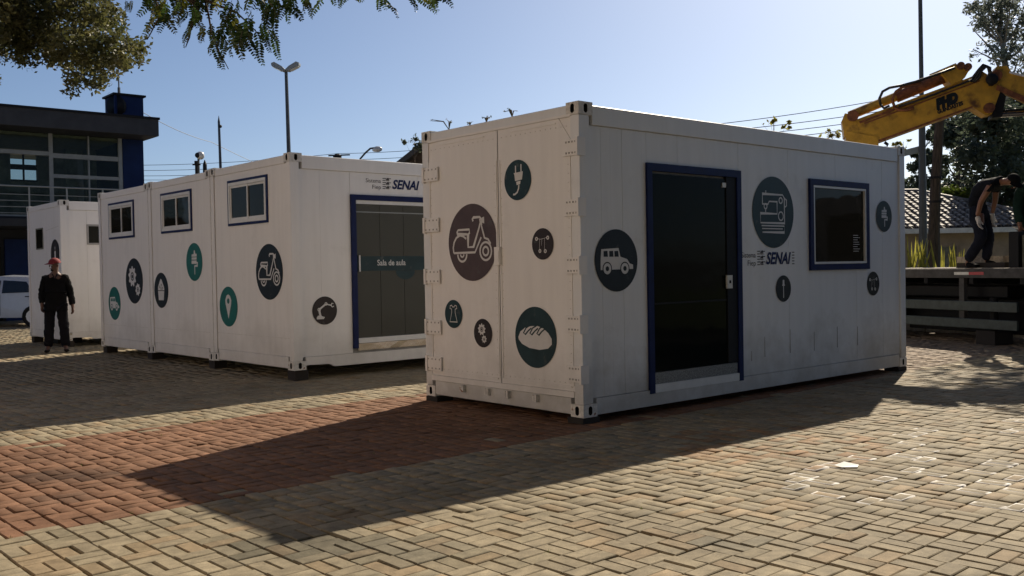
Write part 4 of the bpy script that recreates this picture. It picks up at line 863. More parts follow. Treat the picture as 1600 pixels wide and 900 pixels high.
plate([(1468, 110), (1493, 100), (1498, 105), (1510, 104), (1513, 112), (1508, 121), (1500, 127), (1486, 132)], YC-.21, YC+.21, 'link_bracket', M['yellow'], boom)
for (px, py, r) in ((1497, 107, .06), (1508, 109, .06), (1331, 184, .09), (1552, 122, .085), (1541, 172, .08)):
    q = lc(px, py); mb = MB(); mb.tube([(q.x, YC-.25, q.z), (q.x, YC+.25, q.z)], r, 12); mb.build('pivot_pin', M['rust'] if r < .1 else M['dark'], boom)
for pts, rr in (([(1376, 164), (1374, 154), (1379, 143), (1390, 137), (1406, 134), (1430, 128), (1465, 116), (1492, 106)], .022), ([(1376, 164), (1381, 169), (1390, 165)], .02),
                ([(1398, 168), (1394, 156), (1400, 143), (1410, 136), (1440, 129)], .024), ([(1398, 168), (1404, 172), (1418, 172), (1428, 168)], .024), ([(1404, 166), (1440, 155), (1500, 132), (1520, 124)], .016)):
    mb = MB(); mb.tube([lc(px, py, YC-.22-.02*i_) for i_, (px, py) in enumerate(pts[:6])]+[lc(px, py, YC-.30) for px, py in pts[6:]], rr, 7); mb.build('hydraulic_hose', M['hose'] if rr < .023 else M['rust'], boom, smooth=True)
for k in range(3):
    mb = MB(); mb.tube([lc(1516+k*3, 128, YC-.2), lc(1520+k*5, 121, YC-.22), lc(1530+k*2, 108+k, YC-.24), lc(1536+k*3, 101+k, YC-.25), lc(1543+k*2, 104+k, YC-.25), lc(1546+k, 114, YC-.24), lc(1543+k*2, 124, YC-.23), lc(1547+k*2, 134, YC-.21)], .022, 7); mb.build('hydraulic_hose', M['hose'], boom, smooth=True)
mb = MB(); mb.ball(lc(1550, 124, YC-.26), .095, sc=(1, .5, 1)); mb.build('hose_reel', M['dark'], boom, smooth=True)
arm2 = plate([(1546, 121), (1558, 103), (1573, 103), (1580, 112), (1662, 133), (1662, 182), (1562, 137), (1550, 132)], YC-.15, YC+.15, 'outer_arm', M['yellow'], truck, 'outer arm of the crane running out of the picture')
plate([(1558, 132), (1662, 177), (1662, 187), (1556, 140)], YC-.18, YC-.152, 'arm_rib', M['rust'], arm2)
plate([(1578, 111), (1662, 132), (1662, 135), (1577, 114)], YC-.18, YC-.152, 'arm_rib', M['alu'], arm2)
plate([(1560, 140), (1572, 150), (1566, 182), (1550, 184), (1552, 176)], YC-.16, YC+.16, 'knuckle_link', M['dark'], truck)
mb = MB(); mb.tube([lc(1556, 180), lc(1666, 172)], .045, 12); cr = mb.build('extension_rod', M['chrome'], truck)
mb = MB(); mb.tube([lc(1560, 174, YC-.1), lc(1666, 166, YC-.1)], .02, 8); mb.build('rod_pipe', M['dark'], truck)
hk = MB(); hk.tube([lc(1382, 222), lc(1387, 226), lc(1386, 231), lc(1382, 230)], .025, 8); hk.build('shackle', M['dark'], boom)
org = lc(1462, 169, YC-.172); ex_ = (lc(1497, 156, YC-.172)-org); L_ = ex_.length; exn = ex_.normalized(); ez = Vector((-exn.z, 0, exn.x))
def fn_boom(oz, y): return lambda a, b: tuple(org+exn*a+ez*(b+oz)+Vector((0, y, 0)))
put_text('sign_lettering', 'PHD', .20, fn_boom(-.02, -.006), M['black'], boom, width=L_*1.05, shear=.35, offset=.022)
put_text('sign_lettering', 'GUINDASTES', .08, fn_boom(-.10, -.006), M['black'], boom, width=L_*1.15, shear=.2, offset=.005)
pq = lc(1745, 150); pz = lc(1745, 175).z; mb = MB(); mb.box(pq.x-.25, pq.x+.25, YC-.22, YC+.22, 1.33, pz+.5, ch=.03); mb.build('crane_column', M['yellow'], truck)
mb = MB(); mb.beam(lc(1655, 158), lc(1745, 165), .3, .42); mb.build('outer_arm_end', M['yellow'], truck)
for o in set(bpy.data.objects)-known:
    if o.parent == truck: o.matrix_local = TI @ CM
# offcuts of timber at the worker's feet
for (px, py, px2, py2, lb) in ((1500, 418, 1530, 417, 'thin plank under the bending worker\'s boot on the truck bed'), (1528, 414, 1576, 412, 'longer timber beam lying on the truck bed beside the worker')):
    a = TM @ loc(px, py, .35); b = TM @ loc(px2, py2, .35); a.z = b.z = 1.36
    mb = MB(); mb.beam(a, b, .18, .085); tag(mb.build('timber_beam', M['wood']), lb, 'timber', 'timber lying on the truck bed')
a = TM @ loc(1503, 405, .55); b = TM @ loc(1576, 400, .55); a.z = b.z = 1.46
mb = MB(); mb.beam(a, b, .25, .11); tag(mb.build('timber_beam', M['deck']), 'stacked timber beam behind the worker on the truck bed', 'timber', 'timber lying on the truck bed')
a = TM @ loc(1503, 405, .55); b = TM @ loc(1576, 400, .55); a.z = b.z = 1.358
mb = MB(); mb.beam(a, b, .27, .09); tag(mb.build('timber_beam', M['wood']), 'lower timber beam of the stack behind the worker', 'timber', 'timber lying on the truck bed')
# worker bending over on the bed (placed on the bed's own plane)
def wk(px, py, y=.28): return tuple(loc(px, py, y))
wkr = thing('person', 'worker in dark cap and white gloves bending over on the truck bed', 'person', tp, ta)
ya, yb = .16, .44
B = [(wk(1530, 330, .3), (.125, .12)), (wk(1527, 310, .3), (.125, .12)), (wk(1535, 292, .3), (.14, .12)), (wk(1556, 283, .3), (.13, .12)), (wk(1570, 284, .3), (.06, .06)), (wk(1578, 283, .3), (.085, .08)), (wk(1586, 281, .3), (.09, .085)),
     (wk(1532, 340, .2), (.105, .1)), (wk(1533, 372, .2), (.075, .075)), (wk(1514, 404, .2), (.055, .055)), (wk(1510, 414, .2), (.05, .04)), (wk(1522, 415, .2), (.035, .03)),
     (wk(1538, 340, .42), (.105, .1)), (wk(1545, 372, .42), (.075, .075)), (wk(1541, 405, .42), (.055, .055)), (wk(1541, 410, .42), (.05, .04)), (wk(1551, 411, .42), (.035, .03)),
     (wk(1548, 290, .12), (.065, .065)), (wk(1533, 314, .08), (.048, .048)), (wk(1527, 338, .08), (.038, .038)),
     (wk(1556, 292, .48), (.065, .065)), (wk(1555, 314, .52), (.048, .048)), (wk(1550, 334, .5), (.038, .038))]
EB = [(0, 1), (1, 2), (2, 3), (3, 4), (4, 5), (5, 6), (0, 7), (7, 8), (8, 9), (9, 10), (10, 11), (0, 12), (12, 13), (13, 14), (14, 15), (15, 16), (3, 17), (17, 18), (18, 19), (3, 20), (20, 21), (21, 22)]
thin = (0, 1, 2, 3, 7, 8, 9, 10, 12, 13, 14, 15)
grow('body', [(n_[0], tuple(x*.62 for x in n_[1])) if i in thin else n_ for i, n_ in enumerate(B)], EB, M['skin'], wkr)
sh_ = [(wk(1524, 330, .3), (.165, .16)), (wk(1527, 312, .3), (.155, .15)), (B[2][0], (.165, .145)), (B[3][0], (.155, .145)), (B[17][0], (.088, .088)), (wk(1542, 300, .10), (.075, .075)), (B[20][0], (.085, .085)), (wk(1556, 302, .5), (.072, .072)), (wk(1566, 282, .3), (.085, .08))]
grow('shirt', sh_, [(0, 1), (1, 2), (2, 3), (3, 4), (4, 5), (3, 6), (6, 7), (3, 8)], M['tee'], wkr)
tr_ = [(wk(1526, 310, .3), (.14, .14)), (wk(1526, 342, .22), (.125, .125)), (wk(1535, 370, .2), (.105, .10)), (wk(1511, 409, .2), (.088, .08)), (wk(1537, 344, .40), (.12, .12)), (wk(1545, 370, .42), (.105, .10)), (wk(1541, 408, .42), (.088, .08)), (wk(1527, 330, .3), (.165, .155))]
grow('trousers', tr_, [(0, 7), (7, 1), (1, 2), (2, 3), (7, 4), (4, 5), (5, 6)], M['navyt'], wkr)
for nd, q in ((19, (1, -.2, -3)), (22, (.6, -.1, -3))):
    hn = [(B[nd][0], (.046, .046)), (tuple(Vector(B[nd][0])+Vector(q).normalized()*.03), (.042, .042))]; he = [(0, 1)]
    hand_nodes(hn, he, 1, hn[1][0], q, (1, .3, .2), 1.25, curl=.25); grow('glove', hn, he, M['glove'], wkr, sub=1)
for nn, q in ((10, 11), (15, 16)):
    a, b = Vector(B[nn][0]), Vector(B[q][0]); grow('boot', [(tuple(a), (.062, .055)), (tuple(b), (.052, .04)), (tuple(b+(b-a)*.5), (.045, .032))], [(0, 1), (1, 2)], M['jacket'], wkr, sub=1)
hc = Vector(wk(1582, 284, .3)); face(wkr, hc, (.6, -.15, -.8), (.75, 0, .62), 1.0, M['skin'])
cap(wkr, hc, (.75, -.15, -.62), (.55, 0, .8), 1.12, M['jacket'])
grow('hair', [(tuple(hc+Vector((-.05, 0, .04))), (.06, .07)), (tuple(hc+Vector((-.01, 0, .06))), (.08, .08))], [(0, 1)], M['hair'], wkr, sub=1)
# second worker, cut by the frame: back and sleeve of a dark green shirt
w2 = thing('person', 'worker in dark green shirt at the right edge of the picture, seen from behind', 'person', tp, ta)
D = [(wk(1611, 345, .75), (.16, .14)), (wk(1610, 325, .75), (.17, .14)), (wk(1610, 303, .75), (.18, .14)), (wk(1614, 284, .72), (.12, .1)), (wk(1617, 272, .7), (.055, .055)), (wk(1618, 262, .68), (.08, .09)), (wk(1618, 252, .68), (.075, .085)),
     (wk(1594, 300, .6), (.07, .07)), (wk(1590, 326, .5), (.055, .055)), (wk(1593, 350, .45), (.04, .04)), (wk(1635, 300, .75), (.07, .07)), (wk(1639, 330, .75), (.055, .055)), (wk(1635, 352, .7), (.04, .04)),
     (wk(1605, 360, .75), (.1, .1)), (wk(1605, 388, .75), (.075, .075)), (wk(1605, 413, .75), (.05, .05)), (wk(1619, 360, .75), (.1, .1)), (wk(1621, 388, .75), (.075, .075)), (wk(1623, 413, .75), (.05, .05))]
ED = [(0, 1), (1, 2), (2, 3), (3, 4), (4, 5), (5, 6), (3, 7), (7, 8), (8, 9), (3, 10), (10, 11), (11, 12), (0, 13), (13, 14), (14, 15), (0, 16), (16, 17), (17, 18)]
hn = list(D); he = list(ED); hand_nodes(hn, he, 9, D[9][0], (.1, 0, -1), (1, 0, 0), 1.0); hand_nodes(hn, he, 12, D[12][0], (0, 0, -1), (-1, 0, 0), 1.0)
grow('body', hn, he, M['skin'], w2)
grow('shirt', [(D[i][0], fat(D[i][1], .03)) for i in (13, 0, 1, 2, 3, 7, 8, 9, 10, 11, 12)], [(0, 1), (1, 2), (2, 3), (3, 4), (4, 5), (5, 6), (6, 7), (4, 8), (8, 9), (9, 10)], M['greent'], w2)
grow('trousers', [(D[i][0], fat(D[i][1], .03)) for i in (0, 13, 14, 15, 16, 17, 18)], [(0, 1), (1, 2), (2, 3), (0, 4), (4, 5), (5, 6)], M['trous'], w2)
cap(w2, Vector(wk(1618, 256, .68)), (.3, 1, 0), (0, 0, 1), 1.0, M['jacket'])

# ------------------------------------------------------------------ two-storey building far left (its front runs parallel to the containers)
bt_ = math.radians(40.5); bo = at(248, 200, 34); bo.z = 0
bux = Vector((math.cos(bt_), math.sin(bt_), 0)); buy = Vector((-math.sin(bt_), math.cos(bt_), 0))
bld = thing('office_building', 'dark two storey building with flat grey roof, glass front and blue walls at far left', 'building', bo, bt_)
BM = Matrix.Translation(bo) @ Matrix.Rotation(bt_, 4, 'Z'); BI = BM.inverted()
def bp(px, py, y=0.):
    o = Vector((0, 0, CH)); d = ray(px, py); t = ((bo+buy*y)-o).dot(buy)/d.dot(buy); return BI @ (o+d*t)
RT_, RB_ = bp(248, 186).z, bp(248, 213).z
mb = MB(); mb.box(-16, 0, 0, 9, RB_, RT_, ch=.01); rf = mb.build('roof_slab', M['fascia'], bld)
mb = MB(); mb.box(-16.03, .04, -.04, 9.03, RT_-.03, RT_+.05); mb.build('roof_flashing', M['dark'], rf)
G = 1.3                         # glass line, set back under the slab
gx1 = bp(190, 250, G).x; gm = bp(79, 250, G).x; zt = RB_-.002
z1 = bp(120, 243, G).z; z2 = bp(150, 278, G).z; zb = bp(120, 340, G).z; zfl = bp(0, 338, G).z
mb = MB(); mb.box(-16, gx1, G-.4, 8.6, zb-.42, zb-.02, ch=.01); mb.build('floor_slab', M['bgrey'], bld)
mb = MB(); mb.box(-16, gx1, G+.1, 8.6, zt-.10, zt); mb.build('ceiling', M['ceil'], bld)
mb = MB(); mb.box(-15.9, gx1-.02, G+.12, 8.5, zb-.019, zb+.01); mb.build('floor', M['bgrey'], bld)
vert = [-14, -12.2, -10.4, gm-2.0, gm, (gm+gx1)/2+.05, gx1-.06]
def hbar(x0, x1, z, hgt=.09, name='mullion'): 
    mb = MB(); mb.box(x0, x1, G-.05, G+.05, z-hgt/2, z+hgt/2); mb.build(name, M['mull'], bld)
for i, x in enumerate(vert):
    wv = .13 if x in (gm, gx1-.06) else .045; mb = MB(); mb.box(x-wv/2, x+wv/2, G-.062, G+.062, zb, zt-.001); mb.build('mullion', M['mull'], bld)
hbar(-15.9, gm-.066, z1, .14); hbar(gm+.066, gx1-.13, z1-.05, .16); hbar(gm+.066, gx1-.13, z2, .12); hbar(-15.9, gx1-.13, zb+.03, .06)
for (x0, x1) in zip([-15.9]+vert[:-1], vert):
    zs = [zb+.07, z1-.09, z1+.09, zt] if x1 <= gm+.01 else [zb+.07, z2-.07, z2+.07, z1-.14, z1+.04, zt]
    for a in range(0, len(zs), 2):
        mb = MB(); mb.box(x0+.04, x1-.04, G-.008, G+.008, zs[a], zs[a+1]-.003); mb.build('window_pane', M['bglass'], bld)
# rear wall of the upper room with an opening on the sky
yb = 6.2; w0 = bp(16, 250, yb).x; w1 = bp(58, 250, yb).x; s0 = bp(38, 283, yb).z; s1 = bp(38, 235, yb).z
for (x0, x1, za, zc) in ((-15.9, w0, zb, zt-.1), (w1, gx1+.2, zb, zt-.1), (w0+.002, w1-.002, zb, s0), (w0+.002, w1-.002, s1, zt-.1)):
    mb = MB(); mb.box(x0, x1, yb, yb+.2, za+.012, zc-.002); mb.build('rear_wall', M['inner'], bld)
wm = (w0+w1)/2; zm = s0+(s1-s0)*.46
for (x0, x1, za, zc) in ((w0, w1, zm-.1, zm+.1), (wm-.03, wm+.03, s0, s1), (w0, w1, s0-.01, s0+.06)):
    mb = MB(); mb.box(x0, x1, yb+.05, yb+.12, za, zc); mb.build('window_bar', M['dark'], bld)
for (px, hh) in ((112, .0), (142, .0), (165, 0.)):
    x = bp(px, 250, 4.2).x; mb = MB(); mb.box(x-.2, x+.2, 4.2, 4.5, zb+.012, zt-.11); mb.build('inner_pillar', M['inner'], bld)
for px in (175, 183):
    x = bp(px, 250, 3.2).x; mb = MB(); mb.box(x-.04, x+.04, 3.2, 3.3, zb+.5, zb+2.2); mb.build('bright_slat', M['lampw'], bld)
# blue walls
c0 = bp(191, 250, G).x+.02; c1 = bp(224.5, 250, G).x
mb = MB(); mb.box(c0, c1, G+.0, G+4.5, 0, RB_-.002); mb.build('blue_wall', M['bblue'], bld)
t0 = bp(180, 165, 1.8).x; t1 = bp(224, 165, 1.8).x
mb = MB(); mb.box(t0, t1, 1.8, 2.9, RT_+.051, bp(200, 150, 1.8).z); tw = mb.build('roof_tower', M['bblue'], bld, 'blue box standing on the flat roof')
zt2 = bp(200, 150, 1.8).z; mb = MB(); mb.box(t0-.08, t1+.08, 1.72, 2.98, zt2+.001, zt2+.07); mb.build('coping', M['dark'], tw)
q = bp(176, 166, 2.0); mb = MB(); mb.tube([(q.x+.25, 2.0, q.z), (q.x+.05, 1.9, q.z)], [.05, .42], 16); mb.tube([(q.x+.05, 1.9, q.z), (q.x+.28, 2.0, q.z)], [.42, .30], 16); mb.build('satellite_dish', M['dark'], tw, smooth=True)
q = bp(186, 148, 2.2); mb = MB(); mb.tube([(q.x, 2.2, zt2), (q.x, 2.2, zt2+.35)], .05, 6); mb.tube([(q.x, 2.2, zt2+.35), (q.x, 2.2, zt2+1.0)], .025, 6); mb.build('antenna', M['pole'], tw)
# lower storey
mb = MB(); mb.box(-16, c0-.02, G+.6, 8, 0, zb-.421); mb.build('lower_wall', M['bgrey'], bld)
x2 = bp(10, 450, G+.4).x
mb = MB(); mb.box(x2, c0-.025, G+.45, G+.59, 0, zb-.75); mb.build('blue_lower_wall', M['bblue'], bld)
mb = MB(); mb.box(x2-1.6, x2-.1, G+.52, G+.58, .02, 2.5); mb.build('dark_doorway', M['glass'], bld)
mb = MB(); mb.box(-16, c0-.02, -.2, G-.41, zb-.40, zb-.15, ch=.01); mb.build('balcony_slab', M['bgrey'], bld)
rl = []
zr0 = zb-.15
for i in range(12):
    x = -13.5+i*1.15
    if x > gx1: break
    mb = MB(); mb.tube([(x, -.1, zr0), (x, -.1, zr0+1.05)], .028, 6); mb.build('railing_post', M['mull'], bld)
for k, z in enumerate((1.05, .78, .58, .38, .18)):
    mb = MB(); mb.tube([(-15.5, -.1, zr0+z), (gx1+.1, -.1, zr0+z)], .028 if k == 0 else .012, 6); mb.build('railing_rail', M['mull'], bld)
# ------------------------------------------------------------------ white car by the building
cp_ = ground(-28, 29.0); car = thing('parked_car', 'white car half hidden behind the lone container in front of the dark building', 'car', (cp_.x+.65, 29.0, 0), math.radians(-3))
def car_body():
    L2 = 2.15
    prof = [(-L2, .35), (-L2-.02, .62), (-L2+.1, .80), (-1.15, .98), (-.35, 1.44), (.3, 1.50), (1.2, 1.46), (1.75, 1.18), (2.05, .98), (2.15, .8), (2.15, .4), (1.9, .28), (-1.9, .28)]
    st = [(-.88, .90), (-.84, 1.0), (-.4, 1.02), (0, 1.03), (.4, 1.02), (.84, 1.0), (.88, .90)]
    v = []; 
    for y, k in st:
        for (a, z) in prof:
            inn = 1-.16*max(0, z-.95)/.5; v.append((a*(1 if abs(y) < .5 else .985), y*inn, .28+(z-.28)*k))
    n = len(prof); f = [(i*n+j, i*n+(j+1) % n, (i+1)*n+(j+1) % n, (i+1)*n+j) for i in range(len(st)-1) for j in range(n)]
    f += [tuple(range(n-1, -1, -1)), tuple((len(st)-1)*n+j for j in range(n))]
    return v, f
mb = MB(); v, f = car_body(); mb.add(v, f); cb = mb.build('body', M['carw'], car, smooth=False, fix=True)
def cy(z): return -.88*(1-.16*max(0, z-.95)/.5)-.006
for pts in ([(-.78, 1.0), (-.22, 1.34), (.34, 1.38), (.34, 1.0)], [(.42, 1.0), (.42, 1.38), (1.12, 1.33), (1.35, 1.02)]):
    for s in (1, -1):
        mb = MB(); mb.add([(a, s*cy(.28+(z-.28)/.93), z) for a, z in pts], [tuple(range(len(pts)))] if s == 1 else [tuple(reversed(range(len(pts))))]); mb.build('side_window', M['carglass'], car)
for (x, z) in ((.2, .88), (1.15, .88)):
    mb = MB(); mb.box(x, x+.17, -.915, -.885, z, z+.03); mb.build('door_handle', M['dark'], car)
for x in (-.3, .38):
    mb = MB(); mb.box(x-.004, x+.004, -.888, -.884, .35, .98); mb.build('door_gap', M['dark'], car)
for x in (-1.35, 1.35):
    for s in (-1, 1):
        mb = MB(); mb.tube([(x, s*.72, .31), (x, s*.90, .31)], .31, 20); w = mb.build('wheel', M['rubber'], car); mb = MB(); mb.tube([(x, s*.89, .31), (x, s*.908, .31)], .19, 12); mb.build('rim', M['alu'], w)
# ------------------------------------------------------------------ lamps, masts, poles and wires
def lamp_pole(px, ytop, Y, r0=.09, r1=.05): 
    t = at(px, ytop, Y); return t
tpn = at(447, 112, 36); dl_ = thing('street_lamp', 'tall thin street lamp with two heads in a V rising behind the trio', 'street lamp', (tpn.x+.1, 36, 0))
mb = MB(); mb.tube([(0, 0, 0), (-.1, 0, tpn.z)], [.11, .06], 8); mb.build('pole', M['pole'], dl_)
for s in (-1, 1):
    a = Vector((-.1, 0, tpn.z)); b = a+Vector((s*.5, 0, .27)); mb = MB()
    d = (b-a).normalized(); u2 = Vector((-d.z*s, 0, d.x*s))*1
    pts = [a+u2*.04, a+d*.2+u2*.1, a+d*.52+u2*.11, a+d*.60+u2*.02, a+d*.55-u2*.06, a+d*.1-u2*.05]
    mb.prism([(p.x, p.z) for p in pts], lambda x, z, y: (x, y, z), -.16, .16); hd = mb.build('lamp_head', M['mull'], dl_, fix=True)
    pts = [a+d*.16-u2*.056, a+d*.52-u2*.067, a+d*.50-u2*.085, a+d*.2-u2*.075]; mb = MB(); mb.prism([(p.x, p.z) for p in pts], lambda x, z, y: (x, y, z), -.13, .13); mb.build('lens', M['lampg'], hd, fix=True)
q = at(342, 190, 40); m1 = thing('mast', 'thin dark mast standing behind the trio left of the double street lamp', 'mast', (q.x+.1, 40, 0))
mb = MB(); mb.tube([(0, 0, 0), (-.1, 0, q.z)], [.09, .05], 7); mb.build('pole', M['pole'], m1); mb = MB(); mb.tube([(-.1, 0, q.z), (-.1, 0, q.z+.25)], [.05, .005], 6); mb.build('tip', M['pole'], m1); mb = MB(); mb.ball((-.04, 0, q.z-.2), .07, n=6, k=4); mb.build('insulator', M['dark'], m1)
q = at(314, 243, 30); m2 = thing('street_lamp', 'small round floodlight on a short thin pole behind the left container', 'street lamp', (q.x-.1, 30, 0))
mb = MB(); mb.tube([(0, 0, 0), (.02, 0, q.z-.1)], .035, 6); mb.build('pole', M['pole'], m2); mb = MB(); mb.ball((.08, 0, q.z), .13, n=12, k=8); mb.build('lamp_head', M['lampw'], m2, smooth=True); mb = MB(); mb.ball((.02, -.08, q.z), .085, n=10, k=6); mb.build('lens', M['dark'], m2, smooth=True)
q = at(307, 252, 29); m3 = thing('post', 'short dark post with cap just left of the round floodlight', 'post', (q.x, 29, 0))
mb = MB(); mb.tube([(0, 0, 0), (0, 0, q.z)], .05, 8); mb.build('pole', M['dark'], m3); mb = MB(); mb.tube([(-.12, 0, q.z-.1), (.12, 0, q.z-.1)], .025, 6); mb.build('bracket', M['dark'], m3); mb = MB(); mb.tube([(0, 0, q.z-.12), (0, 0, q.z+.01)], .066, 8); mb.build('cap', M['dark'], m3)
q = at(320, 257, 33); m3 = thing('post', 'pointed dark post top just right of the round floodlight', 'post', (q.x, 33, 0))
mb = MB(); mb.tube([(0, 0, 0), (0, 0, q.z)], [.1, .07], 8); mb.build('pole', M['dark'], m3); mb = MB(); mb.tube([(0, 0, q.z), (0, 0, q.z+.16)], [.07, .01], 8); mb.build('tip', M['dark'], m3)
q = at(527, 243, 38); m4 = thing('utility_pole', 'pole top with dark transformer just over the roof of the trio', 'utility pole', (q.x, 38, 0))
mb = MB(); mb.tube([(0, 0, 0), (0, 0, q.z-.05)], .09, 8); mb.build('pole', M['pole'], m4); mb = MB(); mb.tube([(0, 0, q.z-.28), (0, 0, q.z), (0, 0, q.z+.06)], [.17, .17, .08], 12); mb.build('transformer', M['dark'], m4); mb = MB(); mb.beam((-.35, 0, q.z), (.5, 0, q.z+.02), .05, .05); mb.build('crossarm', M['dark'], m4)
q = at(590, 233, 34); m5 = thing('street_lamp', 'street lamp with curved arm and one shiny head above the logo of the trio', 'street lamp', (at(560, 300, 34).x, 34, 0))
b0 = m5.location.x
mb = MB(); mb.tube([(0, 0, 0), (0, 0, at(560, 268, 34).z)], .07, 8); mb.build('pole', M['pole'], m5)
mb = MB(); mb.tube([(0, 0, at(560, 270, 34).z)]+[(at(px, 200, 34).x-b0, 0, at(px, py, 34).z) for px, py in ((562, 248), (570, 239), (578, 232), (586, 231))], .035, 6); mb.build('arm', M['pole'], m5)
mb = MB(); mb.ball((q.x-b0, 0, q.z), .13, sc=(1.3, .8, .8), n=12, k=8); mb.build('lamp_head', M['lampw'], m5, smooth=True); mb = MB(); mb.ball((q.x-b0-.08, -.03, q.z-.03), .09, sc=(1.2, .8, .8), n=10, k=6); mb.build('lens', M['lampg'], m5, smooth=True)
# tall grey pole and the timber pole behind the truck
q = at(1437, -60, 26); m6 = thing('lamp_post', 'very tall tapering grey pole rising out of the picture behind the crane arm', 'pole', (q.x+.02, 26, 0))
mb = MB(); mb.tube([(0, 0, 0), (0, 0, 5.2)], [.12, .085], 10); mb.build('lower_pole', M['pole'], m6); mb = MB(); mb.tube([(0, 0, 5.2), (-.02, 0, q.z), (-.02, 0, 10)], [.062, .05, .045], 10); mb.build('upper_pole', M['pole'], m6)
a = at(1412, 240, 26); b = at(1438, 232, 26); mb = MB(); mb.beam((a.x-m6.location.x-1.2, .1, a.z-.28), (b.x-m6.location.x+.05, .1, b.z), .1, .17); mb.build('bracket_beam', M['mull'], m6)
q = at(1468, 190, 24); m7 = thing('utility_pole', 'rough dark brown timber pole standing behind the truck bed', 'utility pole', (at(1458, 410, 24).x, 24, 0))
mb = MB(); mb.tube([(0, 0, 0), (.02, 0, 2), (.08, 0, 3.4), (q.x-m7.location.x, 0, q.z), (q.x-m7.location.x+.05, 0, q.z+.5)], [.16, .14, .125, .11, .1], 9); mb.build('pole', M['polew'], m7)
for z in (2.9, 3.5): mb = MB(); mb.tube([(.08, 0, z), (.08, 0, z+.06)], .15, 10); mb.build('band', M['dark'], m7)
def wire(pts, label, r=.011, group='overhead wires'):
    P = [at(*p) for p in pts]; out = []
    for a, b in zip(P[:-1], P[1:]):
        for i in range(10):
            t = i/10; c = a.lerp(b, t); c.z -= .25*4*t*(1-t)*(b-a).length/20; out.append(c)
    out.append(P[-1]); mb = MB(); mb.tube(out, r, 5); tag(mb.build('wire', M['wire']), label, 'wire', group)
for i, (y0, y1) in enumerate(((188, 150), (197, 168), (206, 180), (216, 190))):
    wire([(1020, y0+16, 32), (1400, y1+2, 32), (1700, y1-26, 32)], ('top', 'second from top', 'third from top', 'lowest')[i]+' of four overhead wires running behind the crane arm', .012)
for i, (y0, y1) in enumerate(((258, 240), (266, 250), (274, 260), (280, 268))):
    wire([(150, y0, 42), (527, y1, 38), (760, y1-16, 36)], ('top', 'second from top', 'third from top', 'lowest')[i]+' of four faint wires low above the joined containers', .010)
wire([(224, 176, 36), (330, 222, 46), (600, 330, 70)], 'single slack wire falling from the dark building roof towards the right', .012)
# ------------------------------------------------------------------ foliage
def leaves(cl, n, size, seed, flat=.5, asp=2.2):
    r = np.random.default_rng(seed); cl = np.array(cl, float); wts = cl[:, 3]**2; pick = r.choice(len(cl), n, p=wts/wts.sum())
    d = r.normal(size=(n, 3)); d /= np.linalg.norm(d, axis=1)[:, None]; rad = cl[pick, 3]*r.random(n)**.42
    # sub-clumps give light and dark bunches with gaps
    c = cl[pick, :3]+d*rad[:, None]*np.array([1, 1, .8]); nk = max(6, n//22); cen = c[r.choice(n, nk)]; k = r.integers(0, nk, n)
    c = np.where(r.random(n)[:, None] < .8, cen[k]+r.normal(size=(n, 3))*cl[:, 3].mean()*.13, c)
    a = r.normal(size=(n, 3)); a[:, 2] = a[:, 2]*.6-.3; a /= np.linalg.norm(a, axis=1)[:, None]; b = np.cross(a, r.normal(size=(n, 3))); b /= np.linalg.norm(b, axis=1)[:, None]
    s = size*r.uniform(.6, 1.35, n)[:, None]
    P = np.stack([c-a*s*.5, c+b*s*.5/asp, c+a*s*.5, c-b*s*.5/asp], 1).reshape(-1, 3)
    return P, np.arange(4*n).reshape(-1, 4)
def leaf_obj(name, cl, n, size, m, parent, seed, **k):
    P, F = leaves(cl, n, size, seed, **k); me = bpy.data.meshes.new(name); me.vertices.add(len(P)); me.vertices.foreach_set('co', P.ravel())
    me.loops.add(F.size); me.loops.foreach_set('vertex_index', F.ravel().astype(np.int32)); me.polygons.add(len(F)); me.polygons.foreach_set('loop_start', np.arange(0, F.size, 4, dtype=np.int32)); me.polygons.foreach_set('loop_total', np.full(len(F), 4, dtype=np.int32))
    me.materials.append(m); me.update(); o = bpy.data.objects.new(name, me); C.objects.link(o); o.parent = parent; return o
def limb(pts, r0, r1, seed=0, wob=.06):
    r = random.Random(seed); P = [Vector(p) for p in pts]; out = []
    for a, b in zip(P[:-1], P[1:]):
        for i in range(4): t = i/4; out.append(a.lerp(b, t)+Vector((r.uniform(-1, 1), r.uniform(-1, 1), r.uniform(-.4, .4)))*wob*(0 if i == 0 else 1))
    out.append(P[-1]); n = len(out); return out, [r0+(r1-r0)*i/(n-1) for i in range(n)]
def tree(name, label, cat, foot, cl, n, size, leafm, barkm, r0, seed, group=None, brf=.5, asp=2.2):
    foot = Vector(foot); t = thing(name, label, cat, foot, 0, group); L = [(c[0]-foot.x, c[1]-foot.y, c[2]-foot.z, c[3]) for c in cl]
    leaf_obj('crown', L, n, size, leafm, t, seed, asp=asp)
    zs = sorted(c[2] for c in L); cx = sum(c[0] for c in L)/len(L); cy_ = sum(c[1] for c in L)/len(L); top = zs[-1]
    fork = zs[0]*.75; spine = [(0, 0, -.1), (cx*.15, cy_*.15, fork), (cx*.6, cy_*.6, (fork+top)/2), (cx, cy_, top)]
    mb = MB(); p, r = limb(spine, r0, r0*.2, seed, r0*.5); mb.tube(p, r, 8); mb.build('trunk', barkm, t, smooth=True)
    for i, c in enumerate(L if brf else []):
        k = min(len(p)-2, max(3, int(len(p)*min(.85, max(.2, (c[2]-.8*c[3])/max(top, .1)*.8))))); mb = MB()
        q, rr = limb([p[k], p[k].lerp(Vector(c[:3]), .5)+Vector((0, 0, -.15*c[3])), Vector(c[:3])+Vector((0, 0, .3*c[3]))], r[k]*brf, r0*.06, seed+i, c[3]*.05); mb.tube(q, rr, 6); mb.build('branch', barkm, t, smooth=True)
    return t
